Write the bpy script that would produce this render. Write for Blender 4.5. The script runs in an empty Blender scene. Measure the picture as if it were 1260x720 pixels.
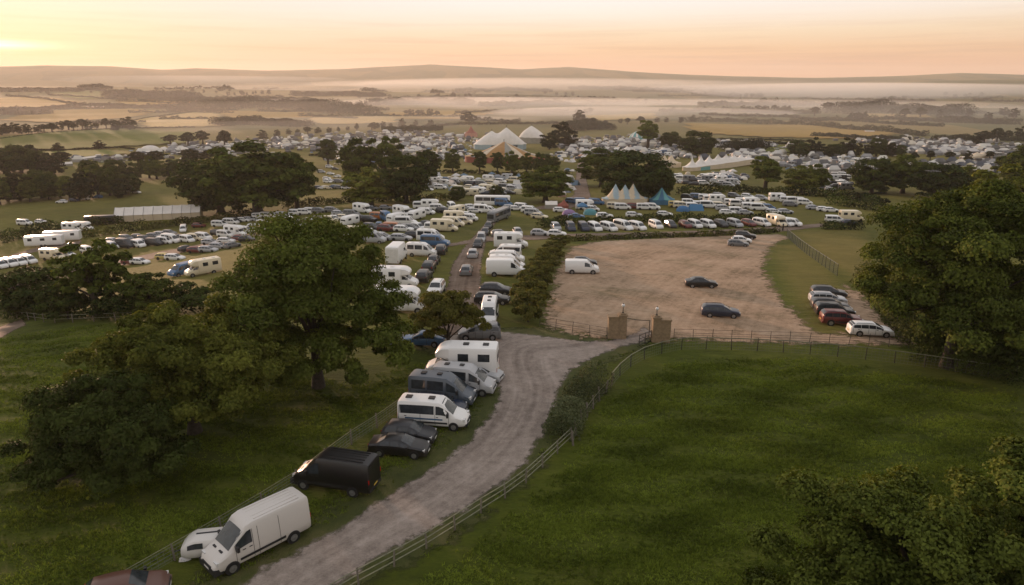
import bpy, bmesh, math, random
import numpy as np
from mathutils import Vector

random.seed(7)
RNG = np.random.default_rng(11)
SC = bpy.context.scene
COL = SC.collection
R = math.radians

# ------------------------------------------------------------------ camera geometry
F = 840.0
CAMZ = 26.0
PITCH = math.atan(255 / 840.0)
CP, SP = math.cos(PITCH), math.sin(PITCH)


def ray(px, py):
    x = (px - 630) / F
    v = (py - 360) / F
    return x, CP - v * SP, -(v * CP + SP)


def row_height(px, row, rho):
    """height at horizontal distance rho seen at picture row (used to shape the hill crests)"""
    x, y, z = ray(px, row)
    return 26 + rho * z / math.hypot(x, y), math.atan2(x, y)


XS = [-260, -120, 0, 60, 140, 200, 240, 330, 420, 480, 530, 600, 640, 700, 800, 900, 1000, 1080, 1130, 1180, 1260, 1400, 1600]
R4 = [84, 83, 82, 80.5, 82, 86, 84, 87, 85, 82, 79.5, 83, 85.5, 82.5, 90, 94, 96, 94.5, 92.5, 90, 92, 94, 96]
R3 = [108, 107, 106, 106, 106, 107, 107, 106, 104, 103, 102, 101, 101, 102, 103.5, 108, 107, 104, 101, 99, 97.5, 97, 99]
R2 = [112, 111, 109, 108, 107, 108, 109, 111, 112, 113, 114, 116, 117, 119, 125, 129, 129, 130, 132, 134, 136, 138, 140]
A4 = []; Z4 = []; A3 = []; Z3 = []; A2 = []; Z2 = []
for x_, a_, b_, c_ in zip(XS, R4, R3, R2):
    z, az = row_height(x_, a_, 7500); A4.append(az); Z4.append(z)
    z, az = row_height(x_, b_, 5000); A3.append(az); Z3.append(z)
    z, az = row_height(x_, c_, 2600); A2.append(az); Z2.append(z)


def smooth(t):
    t = np.clip(t, 0, 1)
    return t * t * (3 - 2 * t)


def T(x, y):
    x = np.asarray(x, float); y = np.asarray(y, float)
    rho = np.hypot(x, y)
    az = np.arctan2(x, y)
    z2 = np.interp(az, A2, Z2); z3 = np.interp(az, A3, Z3); z4 = np.interp(az, A4, Z4)
    k_ = np.clip((rho - 62) / 110, 0, None)
    z = np.where(rho < 172, -8.0 * k_ ** 1.6, np.interp(rho, [172, 300, 480, 700, 1150, 1500], [-8.0, -14.5, -20, -24, -23, -14.5]))
    z = z - 6.5 * smooth((-x - 25) / 85) * smooth((rho - 72) / 60) * smooth((900 - rho) / 600)
    def seg(r0, r1, z0, z1, z):
        t = (rho - r0) / (r1 - r0)
        return np.where(rho >= r0, z0 + (z1 - z0) * smooth(t), z)
    z = np.where(rho >= 1500, -14.5 + (z2 + 14.5) * np.clip((rho - 1500) / 1100, 0, 1) ** 1.15, z)
    z = seg(2600, 3500, z2, z2 - 28, z)
    z = seg(3500, 5000, z2 - 28, z3, z)
    z = seg(5000, 5700, z3, z3 - 22, z)
    z = seg(5700, 7500, z3 - 22, z4, z)
    z = seg(7500, 9300, z4, z4 - 90, z)
    amp = np.interp(rho, [0, 190, 500, 1200, 2300, 2600, 3200, 4600, 5000, 6200, 7300, 9300], [0, 0, .7, 2.2, 3, .6, 6, 5, 1.5, 14, 1.2, 8])
    n = (np.sin(x * .011 + 1.3) * np.cos(y * .0073 + .4) + .6 * np.sin(x * .0047 - y * .0061 + 2.1) + .5 * np.sin(x * .021 + y * .017) + .35 * np.sin(x * .033 - y * .041 + .7))
    return z + amp * n * .6


def at(px, py):
    """point of the ground seen at a picture position"""
    dx, dy, dz = ray(px, py)
    t0, t = 10.0, 10.0
    step = 1.0
    while t < 12000:
        z = CAMZ + dz * t
        if z < float(T(dx * t, dy * t)):
            lo, hi = t0, t
            for _ in range(24):
                m = (lo + hi) / 2
                if CAMZ + dz * m < float(T(dx * m, dy * m)):
                    hi = m
                else:
                    lo = m
            t = (lo + hi) / 2
            return Vector((dx * t, dy * t, float(T(dx * t, dy * t))))
        t0 = t
        t += step
        step = max(1.0, t * .012)
    return Vector((dx * 9000, dy * 9000, 0))


def axis_depth(p):
    return p[1] * CP + (CAMZ - p[2]) * SP


def top_z(p, row):
    v = (row - 360) / F
    return CAMZ - p[1] * (SP + v * CP) / (CP - v * SP)


# ------------------------------------------------------------------ objects and tags
def link(o, parent=None):
    COL.objects.link(o)
    if parent is not None:
        o.parent = parent
    return o


def tag(o, label=None, cat=None, group=None, kind=None):
    if label: o['label'] = label
    if cat: o['category'] = cat
    if group: o['group'] = group
    if kind: o['kind'] = kind
    return o


def empty(name, loc=(0, 0, 0), rz=0.0, parent=None):
    o = bpy.data.objects.new(name, None)
    o.empty_display_size = .3
    o.location = loc
    o.rotation_euler = (0, 0, rz)
    return link(o, parent)


def copy_tree(o, parent=None):
    c = o.copy()
    link(c)
    c.parent = parent
    for ch in o.children:
        copy_tree(ch, c)
    return c


def set_color(o, c):
    o.color = (c[0], c[1], c[2], 1)
    for ch in o.children:
        set_color(ch, c)


# ------------------------------------------------------------------ materials
def nodes(name):
    m = bpy.data.materials.new(name)
    m.use_nodes = True
    nt = m.node_tree
    b = nt.nodes['Principled BSDF']
    return m, nt, b


def N(nt, t, **kw):
    n = nt.nodes.new(t)
    for k, v in kw.items():
        if k in n.inputs.keys() if hasattr(n.inputs, 'keys') else False:
            n.inputs[k].default_value = v
        else:
            setattr(n, k, v)
    return n


def ramp(nt, fac, stops):
    r = nt.nodes.new('ShaderNodeValToRGB')
    e = r.color_ramp.elements
    while len(e) > 1: e.remove(e[-1])
    e[0].position = stops[0][0]; e[0].color = (*stops[0][1], 1)
    for p, c in stops[1:]:
        k = e.new(p); k.color = (*c, 1)
    nt.links.new(fac, r.inputs['Fac'])
    return r.outputs['Color']


def noise(nt, vec, scale, detail=4, rough=.55):
    n = nt.nodes.new('ShaderNodeTexNoise')
    n.inputs['Scale'].default_value = scale
    n.inputs['Detail'].default_value = detail
    n.inputs['Roughness'].default_value = rough
    if vec is not None: nt.links.new(vec, n.inputs['Vector'])
    return n.outputs['Fac']


def mapping(nt, vec, scale=(1, 1, 1), rot=(0, 0, 0)):
    n = nt.nodes.new('ShaderNodeMapping')
    n.inputs['Scale'].default_value = scale
    n.inputs['Rotation'].default_value = rot
    nt.links.new(vec, n.inputs['Vector'])
    return n.outputs['Vector']


def mixc(nt, fac, a, b, blend='MIX'):
    n = nt.nodes.new('ShaderNodeMix')
    n.data_type = 'RGBA'
    n.blend_type = blend
    for sock, v in ((n.inputs[0], fac), (n.inputs[6], a), (n.inputs[7], b)):
        if isinstance(v, (int, float)): sock.default_value = v
        elif isinstance(v, tuple): sock.default_value = (*v, 1)
        else: nt.links.new(v, sock)
    return n.outputs[2]


def mth(nt, op, a, b=None, c=None, clamp=False):
    n = nt.nodes.new('ShaderNodeMath')
    n.operation = op
    n.use_clamp = clamp
    for i, v in enumerate((a, b, c)):
        if v is None: continue
        if isinstance(v, (int, float)): n.inputs[i].default_value = v
        else: nt.links.new(v, n.inputs[i])
    return n.outputs[0]


def position(nt):
    return nt.nodes.new('ShaderNodeNewGeometry').outputs['Position']


def objcoord(nt):
    return nt.nodes.new('ShaderNodeTexCoord').outputs['Object']


def simple(name, col, rough=.6, metal=0.0, var=.25, scale=6.0, coat=0.0, spec=.5):
    m, nt, b = nodes(name)
    f = noise(nt, objcoord(nt), scale)
    lo = tuple(c * (1 - var) for c in col); hi = tuple(min(1, c * (1 + var)) for c in col)
    nt.links.new(ramp(nt, f, [(.3, lo), (.7, hi)]), b.inputs['Base Color'])
    b.inputs['Roughness'].default_value = rough
    b.inputs['Metallic'].default_value = metal
    b.inputs['Coat Weight'].default_value = coat
    b.inputs['Specular IOR Level'].default_value = spec
    return m


def paint_mat():
    m, nt, b = nodes('vehicle_paint')
    oi = nt.nodes.new('ShaderNodeObjectInfo')
    oc = objcoord(nt)
    sep = nt.nodes.new('ShaderNodeSeparateXYZ'); nt.links.new(oc, sep.inputs[0])
    f = noise(nt, oc, 3.0, 5, .65)
    low = mth(nt, 'MULTIPLY_ADD', sep.outputs[2], -1.1, 1.0, clamp=True)
    d = mth(nt, 'MULTIPLY', mth(nt, 'MULTIPLY', f, f), mth(nt, 'MULTIPLY_ADD', low, .6, .06), clamp=True)
    c = mixc(nt, d, oi.outputs['Color'], (.16, .13, .095))
    nt.links.new(c, b.inputs['Base Color'])
    nt.links.new(mth(nt, 'MULTIPLY_ADD', d, .6, .32), b.inputs['Roughness'])
    b.inputs['Coat Weight'].default_value = .12
    b.inputs['Coat Roughness'].default_value = .12
    return m


def leaf_mat(name, dark, light, trans=.25):
    m, nt, b = nodes(name)
    a = nt.nodes.new('ShaderNodeAttribute'); a.attribute_name = 'tint'
    oi = nt.nodes.new('ShaderNodeObjectInfo')
    f = mth(nt, 'MULTIPLY_ADD', oi.outputs['Random'], .22, a.outputs['Fac'])
    c = ramp(nt, f, [(.1, dark), (1.05, light)])
    out = nt.nodes['Material Output']
    b.inputs['Roughness'].default_value = .7
    b.inputs['Specular IOR Level'].default_value = .1
    nt.links.new(c, b.inputs['Base Color'])
    tr = nt.nodes.new('ShaderNodeBsdfTranslucent')
    nt.links.new(mixc(nt, 1.0, c, (1.1, 1.05, .55), 'MULTIPLY'), tr.inputs['Color'])
    mx = nt.nodes.new('ShaderNodeMixShader'); mx.inputs[0].default_value = trans
    nt.links.new(b.outputs[0], mx.inputs[1]); nt.links.new(tr.outputs[0], mx.inputs[2])
    nt.links.new(mx.outputs[0], out.inputs['Surface'])
    return m


def glass_mat(name, col=(.02, .025, .03), rough=.08):
    m, nt, b = nodes(name)
    b.inputs['Base Color'].default_value = (*col, 1)
    b.inputs['Roughness'].default_value = rough
    b.inputs['Specular IOR Level'].default_value = .6
    f = noise(nt, objcoord(nt), 2.5)
    nt.links.new(ramp(nt, f, [(.35, col), (.75, tuple(c * 1.8 + .008 for c in col))]), b.inputs['Base Color'])
    return m


def edge_mat(name, c_lo, c_mid, c_hi, tracks=0.0, soft=1.0, wet=.9, green=0):
    """gravel or earth with a ragged edge that thins out into the grass below it"""
    m, nt, b = nodes(name)
    P = position(nt)
    out = nt.nodes['Material Output']
    n1 = noise(nt, P, .11, 6, .68)
    n2 = noise(nt, P, 1.4, 6, .7)
    n3 = noise(nt, P, 9.0, 3, .7)
    f = mth(nt, 'MULTIPLY_ADD', n2, .75, mth(nt, 'MULTIPLY_ADD', n1, .95, mth(nt, 'MULTIPLY_ADD', n3, .45, -.57)))
    at_e = nt.nodes.new('ShaderNodeAttribute'); at_e.attribute_name = 'edge'
    at_t = nt.nodes.new('ShaderNodeAttribute'); at_t.attribute_name = 'along'
    at_x = nt.nodes.new('ShaderNodeAttribute'); at_x.attribute_name = 'cross'
    if tracks:
        # wheel ruts follow the distance from the verge
        w = nt.nodes.new('ShaderNodeTexNoise'); w.noise_dimensions = '2D'
        cx = nt.nodes.new('ShaderNodeCombineXYZ')
        nt.links.new(mth(nt, 'MULTIPLY', at_x.outputs['Fac'], 1.1), cx.inputs[0])
        nt.links.new(mth(nt, 'MULTIPLY', at_t.outputs['Fac'], .035), cx.inputs[1])
        w.inputs['Scale'].default_value = 1.0; w.inputs['Detail'].default_value = 4; w.inputs['Roughness'].default_value = .6
        nt.links.new(cx.outputs[0], w.inputs['Vector'])
        f = mth(nt, 'ADD', f, mth(nt, 'MULTIPLY_ADD', w.outputs['Fac'], tracks, -tracks * .5))
    c = ramp(nt, f, [(.25, c_lo), (.5, c_mid), (.78, c_hi)])
    if green:
        gf = mth(nt, 'MULTIPLY_ADD', noise(nt, mapping(nt, P, (.6, 1, 1)), .13, 6, .7), 4.5, -2.35, clamp=True)
        c = mixc(nt, mth(nt, 'MULTIPLY', gf, green), c, (.085, .085, .03))
    nt.links.new(c, b.inputs['Base Color'])
    b.inputs['Roughness'].default_value = wet
    b.inputs['Specular IOR Level'].default_value = .25
    bp = nt.nodes.new('ShaderNodeBump'); bp.inputs['Strength'].default_value = .5; bp.inputs['Distance'].default_value = .08
    nt.links.new(mth(nt, 'ADD', n2, n3), bp.inputs['Height']); nt.links.new(bp.outputs[0], b.inputs['Normal'])
    a = mth(nt, 'ADD', mth(nt, 'DIVIDE', at_e.outputs['Fac'], soft), mth(nt, 'MULTIPLY_ADD', mth(nt, 'ADD', n2, noise(nt, P, .5, 4)), 1.5, -1.5))
    mr = nt.nodes.new('ShaderNodeMapRange'); mr.inputs[1].default_value = -.12; mr.inputs[2].default_value = .35
    nt.links.new(a, mr.inputs[0])
    tr = nt.nodes.new('ShaderNodeBsdfTransparent')
    mx = nt.nodes.new('ShaderNodeMixShader')
    nt.links.new(mr.outputs[0], mx.inputs[0]); nt.links.new(tr.outputs[0], mx.inputs[1]); nt.links.new(b.outputs[0], mx.inputs[2])
    nt.links.new(mx.outputs[0], out.inputs['Surface'])
    return m


MAT = {}
MAT['paint'] = paint_mat()
MAT['glass'] = glass_mat('tinted_window_glass')
MAT['screen'] = glass_mat('windscreen_glass', (.022, .027, .03), .1)
MAT['tyre'] = simple('tyre_rubber', (.012, .012, .012), .85)
MAT['rim'] = simple('alloy_rim', (.32, .32, .33), .35, .7)
MAT['trim'] = simple('black_plastic_trim', (.018, .018, .019), .6)
MAT['lamp'] = simple('headlight_lens', (.62, .62, .6), .12, 0, .1)
MAT['tail'] = simple('tail_light_lens', (.35, .012, .01), .2, 0, .1)
MAT['plate'] = simple('number_plate_white', (.7, .7, .66), .5, 0, .05)
MAT['plate_rear'] = simple('number_plate_yellow', (.7, .5, .08), .5, 0, .05)
MAT['white'] = simple('white_plastic', (.72, .71, .68), .45, 0, .08, 2)
MAT['greyroof'] = simple('dusty_roof', (.3, .27, .24), .6, 0, .3, 2)
MAT['blue'] = simple('blue_stripe_paint', (.03, .10, .2), .4, 0, .1)
MAT['bark'] = simple('bark', (.05, .04, .03), .95, 0, .4, 5)
MAT['post'] = simple('weathered_post_wood', (.16, .14, .11), .9, 0, .35, 9)
MAT['rail'] = simple('weathered_fence_rail', (.2, .2, .13), .85, 0, .3, 3)
MAT['wire'] = simple('galvanised_wire', (.16, .17, .16), .5, .3, .2)
MAT['iron'] = simple('rusty_iron', (.035, .03, .026), .75, .2, .3)
MAT['stone'] = None
MAT['canvas'] = simple('white_canvas', (.72, .68, .62), .8, 0, .07, .4)
MAT['canvas_cream'] = simple('cream_canvas', (.6, .5, .36), .8, 0, .08, .4)
MAT['canvas_teal'] = simple('teal_canvas', (.12, .33, .33), .8, 0, .1, .4)
MAT['canvas_blue'] = simple('blue_canvas', (.05, .15, .25), .8, 0, .12, .4)
MAT['canvas_paleblue'] = simple('pale_blue_canvas', (.34, .44, .48), .8, 0, .1, .4)
MAT['canvas_orange'] = simple('orange_canvas', (.36, .2, .075), .8, 0, .12, .4)
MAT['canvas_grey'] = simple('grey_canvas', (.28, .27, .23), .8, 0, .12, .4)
MAT['canvas_red'] = simple('red_canvas', (.27, .08, .055), .8, 0, .12, .4)
MAT['canvas_pink'] = simple('faded_pink_canvas', (.5, .24, .18), .8, 0, .12, .4)
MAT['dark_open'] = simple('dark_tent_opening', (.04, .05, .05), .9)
m_, nt_, b_ = nodes('object_coloured_canvas')
oi_ = nt_.nodes.new('ShaderNodeObjectInfo'); nt_.links.new(oi_.outputs['Color'], b_.inputs['Base Color']); b_.inputs['Roughness'].default_value = .75
MAT['objcanvas'] = m_


def stone_mat():
    m, nt, b = nodes('sandstone_blocks')
    oc = objcoord(nt)
    v = mapping(nt, oc, (1, 1, 1))
    br = nt.nodes.new('ShaderNodeTexBrick')
    br.inputs['Scale'].default_value = 2.6
    br.inputs['Color1'].default_value = (.29, .205, .125, 1); br.inputs['Color2'].default_value = (.21, .15, .09, 1)
    br.inputs['Mortar'].default_value = (.2, .16, .11, 1); br.inputs['Mortar Size'].default_value = .012
    cx = nt.nodes.new('ShaderNodeCombineXYZ'); sp = nt.nodes.new('ShaderNodeSeparateXYZ'); nt.links.new(v, sp.inputs[0])
    nt.links.new(mth(nt, 'ADD', sp.outputs[0], sp.outputs[1]), cx.inputs[0]); nt.links.new(sp.outputs[2], cx.inputs[1])
    nt.links.new(cx.outputs[0], br.inputs['Vector'])
    nt.links.new(mixc(nt, .35, br.outputs['Color'], ramp(nt, noise(nt, oc, 3), [(.3, (.16, .11, .06)), (.7, (.42, .3, .17))])), b.inputs['Base Color'])
    b.inputs['Roughness'].default_value = .9
    return m


MAT['stone'] = stone_mat()


# ------------------------------------------------------------------ mesh builder
class MB:
    def __init__(s):
        s.v = []; s.f = []; s.mi = []

    def quad(s, a, b, c, d, mi=0):
        k = len(s.v); s.v += [tuple(a), tuple(b), tuple(c), tuple(d)]; s.f.append((k, k + 1, k + 2, k + 3)); s.mi.append(mi)

    def poly(s, pts, mi=0):
        k = len(s.v); s.v += [tuple(p) for p in pts]; s.f.append(tuple(range(k, k + len(pts)))); s.mi.append(mi)

    def box(s, x0, x1, y0, y1, z0, z1, mi=0):
        k = len(s.v)
        s.v += [(x0, y0, z0), (x1, y0, z0), (x1, y1, z0), (x0, y1, z0), (x0, y0, z1), (x1, y0, z1), (x1, y1, z1), (x0, y1, z1)]
        for f in ((3, 2, 1, 0), (4, 5, 6, 7), (0, 1, 5, 4), (1, 2, 6, 5), (2, 3, 7, 6), (3, 0, 4, 7)):
            s.f.append(tuple(k + i for i in f)); s.mi.append(mi)

    def grid(s, rows, mi=0, closed=False):
        k = len(s.v); n = len(rows[0])
        for r in rows: s.v += [tuple(p) for p in r]
        for i in range(len(rows) - 1):
            for j in range(n if closed else n - 1):
                a = k + i * n + j; b = k + i * n + (j + 1) % n
                s.f.append((a, b, b + n, a + n)); s.mi.append(mi)

    def tube(s, pts, radii, n=8, mi=0, cap=True):
        rows = []
        for i, p in enumerate(pts):
            p = Vector(p)
            d = (Vector(pts[min(i + 1, len(pts) - 1)]) - Vector(pts[max(i - 1, 0)])).normalized()
            u = d.cross(Vector((0, 0, 1)))
            if u.length < .05: u = d.cross(Vector((0, 1, 0)))
            u.normalize(); w = d.cross(u)
            r = radii[i] if isinstance(radii, (list, tuple)) else radii
            rows.append([p + (u * math.cos(2 * math.pi * k / n) + w * math.sin(2 * math.pi * k / n)) * r for k in range(n)])
        s.grid(rows, mi, True)
        if cap:
            s.poly(rows[-1], mi); s.poly(rows[0][::-1], mi)

    def disc_y(s, x, y, z, r, w, n=16, mi=0, mi_cap=None):
        """short cylinder along y centred at y"""
        a = [(x + r * math.cos(2 * math.pi * k / n), y - w / 2, z + r * math.sin(2 * math.pi * k / n)) for k in range(n)]
        b = [(p[0], y + w / 2, p[2]) for p in a]
        s.grid([a, b], mi, True)
        s.poly(a, mi if mi_cap is None else mi_cap); s.poly(b[::-1], mi if mi_cap is None else mi_cap)

    def add(s, o, dmi=0):
        k = len(s.v); s.v += o.v; s.f += [tuple(i + k for i in f) for f in o.f]; s.mi += [m + dmi for m in o.mi]

    def mesh(s, name, mats, smooth=None):
        me = bpy.data.meshes.new(name)
        me.from_pydata(s.v, [], s.f)
        for m in mats: me.materials.append(m)
        if len(mats) > 1: me.polygons.foreach_set('material_index', s.mi)
        if smooth is not None:
            me.polygons.foreach_set('use_smooth', [True] * len(s.f))
            me.set_sharp_from_angle(angle=R(smooth))
        me.update()
        return me

    def build(s, name, mats, parent=None, smooth=None, loc=(0, 0, 0), rz=0):
        if not isinstance(mats, (list, tuple)): mats = [mats]
        o = bpy.data.objects.new(name, s.mesh(name, mats, smooth))
        o.location = loc; o.rotation_euler = (0, 0, rz)
        return link(o, parent)


def np_mesh(name, V, Fq, mats, tint=None, mi=None):
    me = bpy.data.meshes.new(name)
    k = Fq.shape[1]
    me.vertices.add(len(V)); me.vertices.foreach_set('co', np.ascontiguousarray(V, np.float32).ravel())
    me.loops.add(len(Fq) * k); me.loops.foreach_set('vertex_index', np.ascontiguousarray(Fq, np.int32).ravel())
    me.polygons.add(len(Fq)); me.polygons.foreach_set('loop_start', np.arange(len(Fq), dtype=np.int32) * k)
    if mi is not None: me.polygons.foreach_set('material_index', np.ascontiguousarray(mi, np.int32))
    for m in (mats if isinstance(mats, (list, tuple)) else [mats]): me.materials.append(m)
    if tint is not None:
        a = me.attributes.new('tint', 'FLOAT', 'FACE')
        a.data.foreach_set('value', np.ascontiguousarray(tint, np.float32))
    me.update(calc_edges=True)
    return me

# ------------------------------------------------------------------ regions
def sdf(px, py, poly):
    """signed distance, positive inside"""
    poly = np.asarray(poly, float)
    d = np.full(px.shape, 1e18); inside = np.zeros(px.shape, bool)
    n = len(poly)
    for i in range(n):
        a = poly[i]; b = poly[(i + 1) % n]
        e = b - a; wx = px - a[0]; wy = py - a[1]
        t = np.clip((wx * e[0] + wy * e[1]) / max(1e-9, e @ e), 0, 1)
        d = np.minimum(d, (wx - e[0] * t) ** 2 + (wy - e[1] * t) ** 2)
        c = ((a[1] <= py) & (b[1] > py)) | ((b[1] <= py) & (a[1] > py))
        with np.errstate(divide='ignore', invalid='ignore'):
            xi = a[0] + (py - a[1]) / (b[1] - a[1] if b[1] != a[1] else 1e-9) * e[0]
        inside ^= c & (px < xi)
    return np.where(inside, 1, -1) * np.sqrt(d)


def wpoly(pts):
    return [tuple(at(*p)[:2]) for p in pts]


def curve(pts, n=6):
    """Catmull-Rom through the points"""
    P = [np.array(p, float) for p in pts]
    P = [2 * P[0] - P[1]] + P + [2 * P[-1] - P[-2]]
    out = []
    for i in range(1, len(P) - 2):
        for k in range(n):
            t = k / n
            out.append(tuple(.5 * (2 * P[i] + (P[i + 1] - P[i - 1]) * t + (2 * P[i - 1] - 5 * P[i] + 4 * P[i + 1] - P[i + 2]) * t * t + (3 * P[i] - P[i - 1] - 3 * P[i + 1] + P[i + 2]) * t ** 3)))
    out.append(tuple(P[-2]))
    return out


def sheet(name, poly, cell, lift, mat, margin=1.2, centre=None, label=None):
    p = np.asarray(poly); x0, y0 = p.min(0) - margin; x1, y1 = p.max(0) + margin
    nx = int((x1 - x0) / cell) + 2; ny = int((y1 - y0) / cell) + 2
    gx, gy = np.meshgrid(x0 + np.arange(nx) * cell, y0 + np.arange(ny) * cell)
    s = sdf(gx.ravel(), gy.ravel(), poly).reshape(gx.shape)
    z = T(gx, gy) + lift
    V = np.stack([gx.ravel(), gy.ravel(), z.ravel()], 1)
    idx = np.arange(nx * ny).reshape(ny, nx)
    q = np.stack([idx[:-1, :-1], idx[:-1, 1:], idx[1:, 1:], idx[1:, :-1]], -1).reshape(-1, 4)
    keep = s.ravel()[q].max(1) > -margin
    q = q[keep]
    used = np.unique(q); rm = np.zeros(nx * ny, int); rm[used] = np.arange(len(used))
    V = V[used]; q = rm[q]
    me = np_mesh(name, V, q, mat)
    a = me.attributes.new('edge', 'FLOAT', 'POINT'); a.data.foreach_set('value', s.ravel()[used].astype(np.float32))
    if centre is not None:
        c = np.asarray(centre); seg = np.diff(c, axis=0); L = np.hypot(seg[:, 0], seg[:, 1]); cum = np.concatenate([[0], np.cumsum(L)])
        best = np.full(len(V), 1e18); al = np.zeros(len(V)); cr = np.zeros(len(V))
        for i in range(len(seg)):
            w = V[:, :2] - c[i]; t = np.clip((w @ seg[i]) / (L[i] ** 2 + 1e-9), 0, 1)
            d = ((w - t[:, None] * seg[i]) ** 2).sum(1); k = d < best
            best[k] = d[k]; al[k] = cum[i] + t[k] * L[i]; cr[k] = (np.sqrt(d) * np.sign(w[:, 0] * seg[i][1] - w[:, 1] * seg[i][0]))[k]
        b = me.attributes.new('along', 'FLOAT', 'POINT'); b.data.foreach_set('value', al.astype(np.float32))
        b = me.attributes.new('cross', 'FLOAT', 'POINT'); b.data.foreach_set('value', cr.astype(np.float32))
    me.polygons.foreach_set('use_smooth', [True] * len(me.polygons))
    o = bpy.data.objects.new(name, me)
    link(o); tag(o, kind='structure')
    return o


# ------------------------------------------------------------------ ground
DRY = [  # picture outline, dryness, softness in metres
    ([(0, 320), (0, 372), (60, 385), (160, 380), (230, 370), (300, 340), (330, 290), (250, 300), (120, 318)], .62, 8),
    ([(0, 262), (60, 252), (250, 236), (420, 250), (420, 290), (250, 320), (120, 335), (0, 345)], .45, 10),
    ([(440, 430), (440, 300), (500, 262), (600, 262), (680, 240), (680, 300), (640, 410)], .34, 6),
    ([(944, 302), (985, 300), (1020, 330), (1060, 385), (1110, 412), (1000, 412)], .62, 3),
    ([(976, 284), (1060, 282), (1090, 340), (1060, 350), (1010, 318)], .85, 4),
    ([(650, 236), (900, 236), (1060, 262), (1060, 280), (900, 272), (660, 284)], .55, 6),
    ([(0, 240), (230, 232), (250, 255), (120, 262), (0, 275)], .5, 12),
]
DRYW = [(np.array(wpoly(p)), v, s) for p, v, s in DRY]


def ground_mat():
    m, nt, b = nodes('pasture_grass')
    P = position(nt)
    dry = nt.nodes.new('ShaderNodeAttribute'); dry.attribute_name = 'dry'
    far = nt.nodes.new('ShaderNodeAttribute'); far.attribute_name = 'far'
    big = noise(nt, P, .035, 4, .6)
    mid = noise(nt, mapping(nt, P, (.35, 1.0, 1), (0, 0, .12)), .75, 6, .68)
    fine = noise(nt, mapping(nt, P, (.45, 1.2, 1), (0, 0, -.2)), 4.2, 5, .75)
    f = mth(nt, 'ADD', mth(nt, 'MULTIPLY', big, .55), mth(nt, 'ADD', mth(nt, 'MULTIPLY', mid, .6), mth(nt, 'MULTIPLY_ADD', fine, .55, -.35)))
    lush = ramp(nt, f, [(.26, (.028, .040, .005)), (.5, (.066, .084, .0075)), (.74, (.115, .132, .015)), (.95, (.17, .165, .034))])
    gold = ramp(nt, f, [(.25, (.10, .092, .022)), (.5, (.175, .14, .036)), (.8, (.27, .205, .07))])
    patch = mth(nt, 'MULTIPLY_ADD', noise(nt, P, .09, 5, .6), 1.1, -.55)
    df = mth(nt, 'ADD', dry.outputs['Fac'], mth(nt, 'MULTIPLY', patch, .55), clamp=True)
    near = mixc(nt, df, lush, gold)
    # worn brownish scrapes
    sc = mth(nt, 'MULTIPLY_ADD', noise(nt, P, .21, 6, .62), 5.0, -3.4, clamp=True)
    near = mixc(nt, mth(nt, 'MULTIPLY', sc, .5), near, (.085, .068, .038))
    vo = nt.nodes.new('ShaderNodeTexVoronoi'); vo.inputs['Scale'].default_value = .0042; vo.inputs['Randomness'].default_value = .8
    nt.links.new(mapping(nt, P, (1, .62, 0), (0, 0, .5)), vo.inputs['Vector'])
    sepc = nt.nodes.new('ShaderNodeSeparateColor'); nt.links.new(vo.outputs['Color'], sepc.inputs[0])
    fc = ramp(nt, sepc.outputs[0], [(.0, (.045, .062, .016)), (.3, (.085, .10, .026)), (.5, (.17, .14, .042)), (.75, (.27, .195, .065)), (1, (.07, .085, .022))])
    farc = mixc(nt, .45, fc, ramp(nt, noise(nt, P, .02, 6, .7), [(.3, (.05, .055, .02)), (.7, (.2, .16, .07))]))
    nt.links.new(mixc(nt, far.outputs['Fac'], near, farc), b.inputs['Base Color'])
    b.inputs['Roughness'].default_value = .95
    b.inputs['Specular IOR Level'].default_value = .15
    bp = nt.nodes.new('ShaderNodeBump'); bp.inputs['Strength'].default_value = .9; bp.inputs['Distance'].default_value = .4
    h = mth(nt, 'ADD', mth(nt, 'MULTIPLY', mid, 1.0), mth(nt, 'MULTIPLY', fine, .35))
    nt.links.new(h, bp.inputs['Height']); nt.links.new(bp.outputs[0], b.inputs['Normal'])
    return m


def build_ground():
    angs = np.concatenate([np.arange(-48, 48.01, .24), np.arange(51, 309.1, 3)])
    angs = np.radians(angs); na = len(angs)
    rr = np.concatenate([[3, 8], np.geomspace(14, 9250, 430)]); nr = len(rr)
    A, RR = np.meshgrid(angs, rr)
    X = RR * np.sin(A); Y = RR * np.cos(A); Z = T(X, Y)
    V = np.stack([X.ravel(), Y.ravel(), Z.ravel()], 1)
    idx = np.arange(nr * na).reshape(nr, na); nx = np.roll(idx, -1, 1)
    q = np.stack([idx[:-1], idx[1:], nx[1:], nx[:-1]], -1).reshape(-1, 4)
    q = q[:, ::-1]
    V = np.vstack([V, [[0, 0, 0]]])
    q = np.vstack([q, np.stack([idx[0, :], nx[0, :], np.full(na, len(V) - 1), np.full(na, len(V) - 1)], 1)]) if False else q
    me = np_mesh('pasture', V, q, ground_mat())
    rho = np.hypot(V[:, 0], V[:, 1])
    dry = np.interp(rho, [0, 90, 170, 260, 500, 900], [0, .04, .25, .5, .62, .5])
    for p, v, s in DRYW:
        d = sdf(V[:, 0], V[:, 1], p)
        w = np.clip(d / s + .5, 0, 1)
        dry = dry * (1 - w) + v * w
    far = np.clip((rho - 620) / 300, 0, 1)
    for n, arr in (('dry', dry), ('far', far)):
        a = me.attributes.new(n, 'FLOAT', 'POINT'); a.data.foreach_set('value', arr.astype(np.float32))
    me.polygons.foreach_set('use_smooth', [True] * len(me.polygons))
    o = bpy.data.objects.new('ground', me); link(o); tag(o, kind='structure')
    return o


build_ground()

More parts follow.
